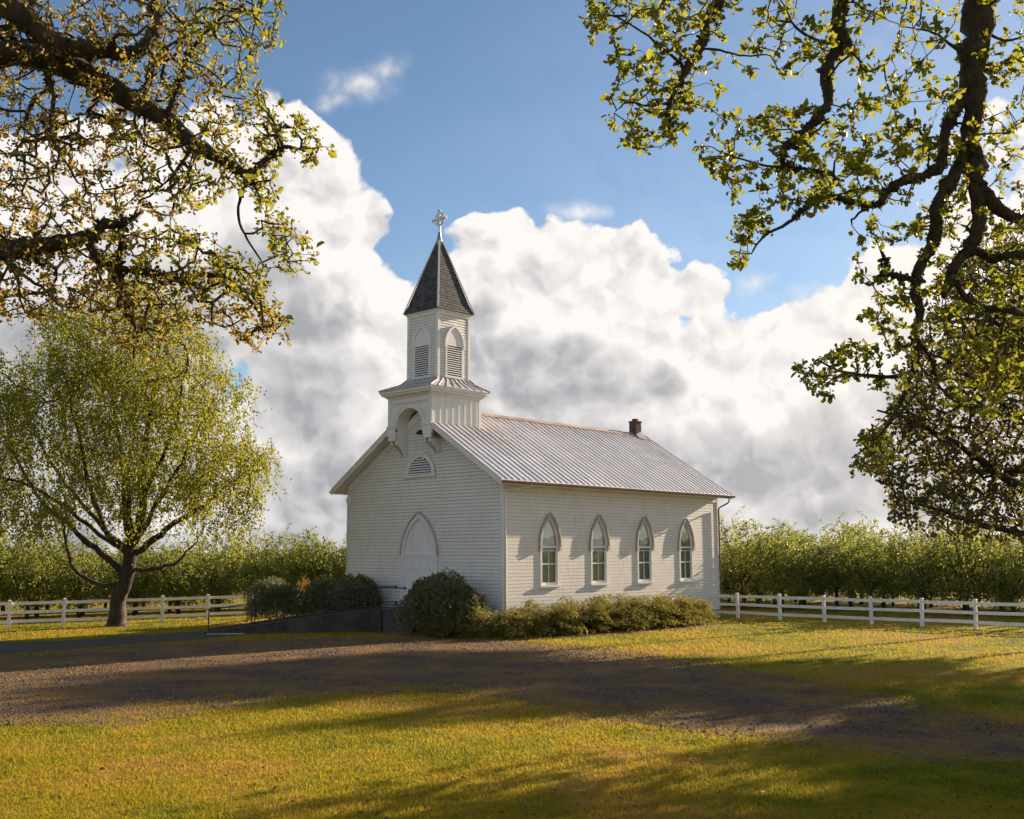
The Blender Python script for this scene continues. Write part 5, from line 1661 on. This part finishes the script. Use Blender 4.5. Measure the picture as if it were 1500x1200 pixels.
PROTO = [orchard_proto(100 + k, h, w) for k, (h, w) in enumerate(((4.5, 1.75), (4.9, 1.6), (4.2, 1.8), (4.7, 1.9)))]
used_proto = [False] * len(PROTO)
def plant(x, y, sc, rz, label, group, k):
    if used_proto[k]: o = copy_tree(PROTO[k])
    else: o = PROTO[k]; used_proto[k] = True
    o.location = (x, y, 0); o.rotation_euler = (0, 0, rz); o.scale = (sc, sc, sc)
    tag(o, label, 'tree', group)
_ro = random.Random(77)
GR = 'orchard trees in hedge-like rows beyond the right fence'
GL = 'orchard trees in hedge-like rows beyond the left fence'
LR = 'bushy orchard tree in the dense row beyond the right white fence'
LL = 'bushy orchard tree in the dense row beyond the left white fence'
for row, (yy, x0, x1) in enumerate(((23.5, -19, 2), (26.5, -21, 14.5), (30.6, -24, 15), (34.8, -26, 15), (39.0, -27, 14))):
    x = x0 + (row % 2) * 1.2
    while x < x1:
        right = x > -4
        plant(x + _ro.uniform(-.3, .3), yy + _ro.uniform(-.35, .35), _ro.uniform(.84, 1.16) * (1.03 if right else 0.90), _ro.uniform(0, 6.28), LR if right else LL, GR if right else GL, _ro.randrange(4))
        x += 2.45 + _ro.uniform(-.25, .25)
d_ = np.array([-15.6 + 22.0, 16.35 + 26.5]); d_ /= np.linalg.norm(d_); nrm_ = np.array([-d_[1], d_[0]])
for row, (off, t0, t1) in enumerate(((4.6, 2, 40), (8.8, 2, 44), (13.2, 8, 50))):
    t_ = t0 + (row % 2) * 1.2
    while t_ < t1:
        p = np.array([-22.0, -26.5]) + d_ * t_ + nrm_ * off
        plant(p[0] + _ro.uniform(-.3, .3), p[1] + _ro.uniform(-.35, .35), _ro.uniform(.72, 1.04), _ro.uniform(0, 6.28), LL, GL, _ro.randrange(4))
        t_ += 2.45 + _ro.uniform(-.25, .25)

# tall trees farther off to the right, outside the frame, that throw the long shadows over the lawn
def tall_tree(x, y, h, w, th, seed, label, gap):
    rng = np.random.default_rng(seed)
    root = empty('maple_tree', (x, y, 0), label, 'tree')
    tb = np.array([x, y, 0.0])
    s = Skel()
    T = s.path([tb + (0, 0, -.3), tb + (0, .05, 2), tb + (.4, 0, h * .4), tb + (-.3, .1, h * .65), tb + (.1, 0, h - th * .4)], None, 0.20, 0.07, 0.03, rng)
    for k in range(9):
        a = k * 2.4; e = w * .75
        s.path([tb + (math.cos(a) * e * .4, math.sin(a) * e * .4, h - th * (.9 - .04 * k)), tb + (math.cos(a) * e, math.sin(a) * e, h - th * rng.uniform(.3, .8))], T[-1 - k % 6], 0.035, 0.015, 0.04, rng)
    q = unit(rng.normal(size=(1000, 3))) * (rng.random((1000, 1)) ** 0.4) * np.array([w, w, th * .5]) + tb + np.array([0, 0, h - th * .5])
    keep = vnoise(q[:, 0] * .55 + 50, q[:, 2] * .9 + q[:, 1] * .12 + 50, seed) > gap
    s.grow(q[keep], rng, 0.7, 0.1, 0.02, 9)
    s.radii(0.01, 0.43, 0.15)
    s.tubes('trunk', M['bark_oak'], root, rng, 0.06)
    tp, td, tl = s.tip_data()
    i, P, A = cluster(tp, td, tl, rng.integers(9, 14, len(tp)), 0.30, rng, 1.0)
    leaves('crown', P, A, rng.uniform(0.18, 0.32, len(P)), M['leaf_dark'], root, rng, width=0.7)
TALL = [(10.4, 38, 18.0, 5.0, 4.2), (16.0, 32, 15.6, 5.4, 4.4), (20.5, 26, 12.2, 4.6, 4.2), (26.0, 23, 12.0, 4.2, 3.6), (29.0, 21, 14.6, 4.6, 3.0), (31.5, 27.0, 13.5, 4.0, 4.0)]
NUM = ('tallest high-crowned maple beyond the orchard at far right', 'second tallest high-crowned maple beyond the orchard at far right', 'high-crowned maple at the orchard edge beyond the right fence',
       'slender high-crowned maple between the right fence and the lane', 'flat-crowned maple with a tall bare trunk beyond the right fence', 'last high-crowned maple at the end of the right fence')
for k, (x, y, h, w, th) in enumerate(TALL): tall_tree(x, y, h, w, th, 200 + k, NUM[k], (0.34, 0.34, 0.40, 0.44, 0.47, 0.46)[k])

# ------------------------------------------------------------------ clipped bushes by the church front
def bush(name, c, rad, n, label, cat, mat, seed, size=(0.05, 0.10), lump=0.22, group=None, flat=0.0, upright=0.5):
    rng = np.random.default_rng(seed)
    root = empty(name, (c[0], c[1], 0), label, cat, group)
    rad = np.array(rad)
    d = unit(rng.normal(size=(n, 3)))
    d[:, 2] = np.where(d[:, 2] < -0.55, -d[:, 2], d[:, 2])
    az_ = np.arctan2(d[:, 1], d[:, 0])
    bump_ = vnoise(az_ * 2.6 + 40, d[:, 2] * 3.2 + 40, seed) - 0.5 + 0.5 * (vnoise(az_ * 7 + 40, d[:, 2] * 8 + 40, seed + 1) - 0.5)
    r = (1 + bump_ * lump * 2) * (1 - (rng.random(n) ** 1.7) * 0.75)
    shoot = rng.random(n) < 0.012
    r = np.where(shoot, r + rng.uniform(0.02, 0.14, n), r)
    P = d * rad * r[:, None]
    P[:, 2] = np.maximum(P[:, 2] + c[2], 0.03)
    P[:, 0] += c[0]; P[:, 1] += c[1]
    A = unit(d * 0.8 + rng.normal(size=(n, 3)) * 0.5 + np.array([0, 0, upright]))
    leaves('foliage', P, A, rng.uniform(*size, n), mat, root, rng, width=0.5, fold=0.3)
    mb = MB()
    for k in range(9):
        a = 2 * PI * k / 9 + rng.uniform(-.3, .3)
        mb.tube([(c[0] + .12 * math.cos(a), c[1] + .12 * math.sin(a), -0.05), (c[0] + rad[0] * .35 * math.cos(a), c[1] + rad[1] * .35 * math.sin(a), c[2] * .6),
                 (c[0] + rad[0] * .72 * math.cos(a), c[1] + rad[1] * .72 * math.sin(a), c[2] + rad[2] * .35)], [0.03, 0.02, 0.008], 5)
    mb.build('stem', M['bark_orchard'], root)
    return root
bush('clipped_bush', (-1.87, -1.78, 1.05), (1.95, 1.6, 1.45), 22000, 'big rounded dark bush between the church door and the junipers', 'bush', M['leaf_bush'], 301, (0.06, 0.12), 0.16)
bush('clipped_bush', (-8.4, -1.1, 1.05), (1.6, 0.9, 1.3), 13000, 'low dark bush against the front wall just left of the door', 'bush', M['leaf_bush'], 302, (0.06, 0.12), 0.12)
bush('clipped_bush', (-10.7, -1.2, 1.0), (1.3, 0.9, 1.15), 9000, 'dark bush at the left corner of the church front behind the handrail', 'bush', M['leaf_bush'], 303, (0.06, 0.12), 0.16)
bush('dark_shrub', (-12.9, -2.4, 0.9), (1.7, 1.3, 1.15), 12000, 'dark shaded evergreen shrub covering the end of the left fence', 'bush', M['leaf_bush'], 304, (0.06, 0.13), 0.25)
bush('golden_shrub', (-14.4, 0.3, 0.9), (0.5, 0.45, 1.3), 1000, 'small shrub with one orange sunlit top behind the dark shrub', 'bush', M['leaf_golden'], 305, (0.05, 0.1), 0.2)
_p = ground_at(262, 898); _p = _p + (_p - CAM) * 0.10
bush('round_shrub', (_p[0], _p[1], 1.3), (1.7, 1.6, 1.5), 5200, 'rounded yellow-green shrub behind the left fence, right of the birch trunk', 'bush', M['leaf_orchard'], 306, (0.07, 0.13), 0.14)

# ------------------------------------------------------------------ junipers along the side wall
def juniper(x, y, w, h, seed, label):
    rng = np.random.default_rng(seed)
    root = empty('juniper_shrub', (x, y, 0), label, 'shrub', 'junipers along the church side wall')
    ns = 230
    a = rng.uniform(0, 2 * PI, ns)
    el_ = rng.random(ns) ** 0.8
    Lr = w * rng.uniform(0.6, 1.25, ns) * (1 - 0.38 * el_)
    hz = h * (0.10 + 0.80 * el_) * rng.uniform(0.7, 1.12, ns)
    dirs = np.stack([np.cos(a), np.sin(a)], 1)
    m_ = 46
    f_ = np.tile(np.linspace(0.12, 1, m_), ns); k = np.repeat(np.arange(ns), m_)
    horiz = (f_ ** 0.8) * Lr[k]
    z = hz[k] * np.sin(np.minimum(f_ * 1.25, 1.0) * PI / 2) - 0.10 * np.maximum(0, f_ - 0.75) * 3 * h
    lat = rng.normal(0, 0.05 + 0.10 * f_, len(k))
    P = np.stack([x + dirs[k, 0] * horiz - dirs[k, 1] * lat, y + dirs[k, 1] * horiz + dirs[k, 0] * lat, np.maximum(z + rng.normal(0, 0.035, len(k)), 0.02)], 1)
    A = np.stack([dirs[k, 0], dirs[k, 1], 0.35 - 0.5 * f_], 1) + rng.normal(size=(len(k), 3)) * 0.45
    P = np.repeat(P, 2, 0); A = np.repeat(A, 2, 0) + rng.normal(size=(2 * len(k), 3)) * 0.35
    tip = np.repeat(f_, 2)
    P = P + rng.normal(size=P.shape) * 0.03
    leaves('foliage', P, A, rng.uniform(0.05, 0.11, len(P)), M['leaf_juniper'], root, rng, width=0.28, fold=0.3, rnd=np.clip(tip * 0.55 + rng.normal(0.12, 0.2, len(P)), 0, 1))
    mb = MB()
    for j in range(0, ns, 5):
        mb.tube([(x + dirs[j, 0] * .05, y + dirs[j, 1] * .05, 0), (x + dirs[j, 0] * Lr[j] * .35, y + dirs[j, 1] * Lr[j] * .35, hz[j] * .55), (x + dirs[j, 0] * Lr[j] * .8, y + dirs[j, 1] * Lr[j] * .8, hz[j] * .92)], [.025, .016, .006], 4)
    mb.build('stem', M['bark_orchard'], root)
JUN = [(-0.9, -2.1, 1.35, 0.95, 'lowest spreading juniper, touching the big dark bush near the church corner'),
       (0.6, -0.8, 1.7, 1.25, 'spreading juniper wrapped round the near corner of the church'),
       (1.3, 1.3, 1.8, 1.5, 'bushy juniper just left of the first pointed window'),
       (1.6, 3.4, 1.8, 1.6, 'bushy juniper below the first pointed window from the door end'),
       (1.8, 5.4, 1.8, 1.65, 'bushy juniper just left of the second pointed window'),
       (2.0, 7.3, 1.75, 1.65, 'bushy juniper below the gap between second and third windows'),
       (2.2, 9.2, 1.6, 1.55, 'bushy juniper just left of the third pointed window'),
       (2.2, 10.9, 1.25, 1.35, 'last juniper of the row, nearest the rear corner of the church')]
for k, (x, y, w, h, lb) in enumerate(JUN): juniper(x, y, w, h, 400 + k, lb)

# ------------------------------------------------------------------ grass blades and gravel stones
def edge_dist(x, y, poly):
    """distance from points to the outline of a polygon"""
    d = np.full(len(x), 1e9)
    for (x0, y0), (x1, y1) in zip(poly, poly[1:] + poly[:1]):
        ex, ey = x1 - x0, y1 - y0
        t_ = np.clip(((x - x0) * ex + (y - y0) * ey) / (ex * ex + ey * ey + 1e-9), 0, 1)
        d = np.minimum(d, np.hypot(x - x0 - t_ * ex, y - y0 - t_ * ey))
    return d

def lawn_grass():
    rng = np.random.default_rng(55)
    n = 430000
    # polar spread about the viewpoint: even in angle, thinning with distance
    th = rng.uniform(-0.56, 0.56, n)
    inv = rng.uniform(1 / 62.0, 1 / 11.5, n) ** 1.0
    d = 1 / inv
    h = np.array([-math.sin(YAW), math.cos(YAW)]); r_ = np.array([math.cos(YAW), math.sin(YAW)])
    x = CAM[0] + d * (h[0] + r_[0] * np.tan(th)); y = CAM[1] + d * (h[1] + r_[1] * np.tan(th))
    ok = ~((x > -CW - .2) & (x < 0.25) & (y > -0.2) & (y < CL + .2))
    inside = in_poly(x, y, DRIVE)
    edge = vnoise(x * 0.7, y * 0.7, 4) * 0.6 + vnoise(x * 2.6, y * 2.6, 5) * 0.4
    near = np.exp(-edge_dist(x, y, DRIVE) / 1.3)
    ok &= (~inside) | (rng.random(n) < np.clip((near * 1.35 + edge - 0.80) * 1.9, 0, 0.9))
    ok &= ~in_poly(x, y, PATH)
    dens = vnoise(x * 5, y * 5, 8) * 0.6 + vnoise(x * 1.3, y * 1.3, 9) * 0.4
    ok &= rng.random(n) < 0.35 + 1.1 * dens
    x, y, d, dens, ins = x[ok], y[ok], d[ok], dens[ok], inside[ok]
    n = len(x)
    hgt = (0.026 + 0.045 * rng.random(n)) * (0.55 + 0.9 * dens) * np.where(ins, 0.7, 1.0) * np.clip(d / 22, 0.9, 1.35)
    wid = np.clip(0.00042 * d, 0.006, 0.022)
    a = rng.uniform(0, 2 * PI, n); lean = rng.normal(0, 0.6, (n, 2)) * hgt[:, None]
    b0 = np.stack([x - np.cos(a) * wid, y - np.sin(a) * wid, np.zeros(n)], 1)
    b1 = np.stack([x + np.cos(a) * wid, y + np.sin(a) * wid, np.zeros(n)], 1)
    tp = np.stack([x + lean[:, 0], y + lean[:, 1], hgt], 1)
    V = np.stack([b0, b1, tp], 1).reshape(-1, 3); F = np.arange(3 * n).reshape(-1, 3)
    o = np_mesh('lawn_grass', V, F, M['blade'], None, rng.random(n) * np.where(ins, 1.0, 0.75))
    tag(o, 'short mown lawn grass, patchy green and straw-yellow', 'grass', kind='stuff')
lawn_grass()

def stones():
    rng = np.random.default_rng(66)
    px = np.array(DRIVE)
    n = 150000
    x = rng.uniform(px[:, 0].min() - 2, px[:, 0].max() + 2, n); y = rng.uniform(px[:, 1].min() - 2, px[:, 1].max() + 2, n)
    ins = in_poly(x, y, DRIVE); dd = edge_dist(x, y, DRIVE)
    ok = ins | (rng.random(n) < 0.5 * np.exp(-dd / 0.6))
    edge = vnoise(x * 0.5, y * 0.5, 14)
    ok &= rng.random(n) < 0.25 + 0.9 * edge
    x, y = x[ok][:75000], y[ok][:75000]; n = len(x)
    s = rng.lognormal(math.log(0.019), 0.5, n).clip(.008, .06)[:, None]
    c = np.stack([x, y, np.full(n, 0.008)], 1)
    base = np.array([[1, 0, 0], [0, 1, 0], [-1, 0, 0], [0, -1, 0], [0, 0, 0.75]])
    a = rng.uniform(0, 6.28, n); ca, sa = np.cos(a)[:, None], np.sin(a)[:, None]
    V = np.zeros((n, 5, 3))
    for k in range(5):
        q = base[k] * rng.uniform(0.7, 1.3, (n, 3))
        V[:, k] = c + s * np.concatenate([q[:, :1] * ca - q[:, 1:2] * sa, q[:, :1] * sa + q[:, 1:2] * ca, q[:, 2:]], 1)
    b = (np.arange(n) * 5)[:, None]
    F = np.concatenate([b + np.array([[0, 1, 4]]), b + np.array([[1, 2, 4]]), b + np.array([[2, 3, 4]]), b + np.array([[3, 0, 4]])], 1).reshape(-1, 3)
    o = np_mesh('gravel_stones', V.reshape(-1, 3), F, M['pebble'])
    tag(o, 'loose brown gravel stones scattered over the drive', 'gravel', kind='stuff')
stones()

def fallen_leaves():
    rng = np.random.default_rng(71)
    n = 1500
    th = rng.uniform(-0.52, 0.52, n); d = 1 / rng.uniform(1 / 40.0, 1 / 11.5, n)
    h = np.array([-math.sin(YAW), math.cos(YAW)]); r_ = np.array([math.cos(YAW), math.sin(YAW)])
    x = CAM[0] + d * (h[0] + r_[0] * np.tan(th)); y = CAM[1] + d * (h[1] + r_[1] * np.tan(th))
    ok = vnoise(x * .35, y * .35, 31) > 0.45
    x, y = x[ok], y[ok]
    P = np.stack([x, y, rng.uniform(0.012, 0.05, len(x))], 1)
    A = np.stack([rng.normal(size=len(x)), rng.normal(size=len(x)), rng.normal(0, .25, len(x))], 1)
    o = leaves('fallen_leaves', P, A, rng.uniform(0.04, 0.09, len(x)), M['leaf_litter'], None, rng, width=0.6, n_hint=np.array([[0, 0, 1.5]]))
    tag(o, 'brown fallen leaves scattered on the lawn', 'leaves', kind='stuff')
fallen_leaves()
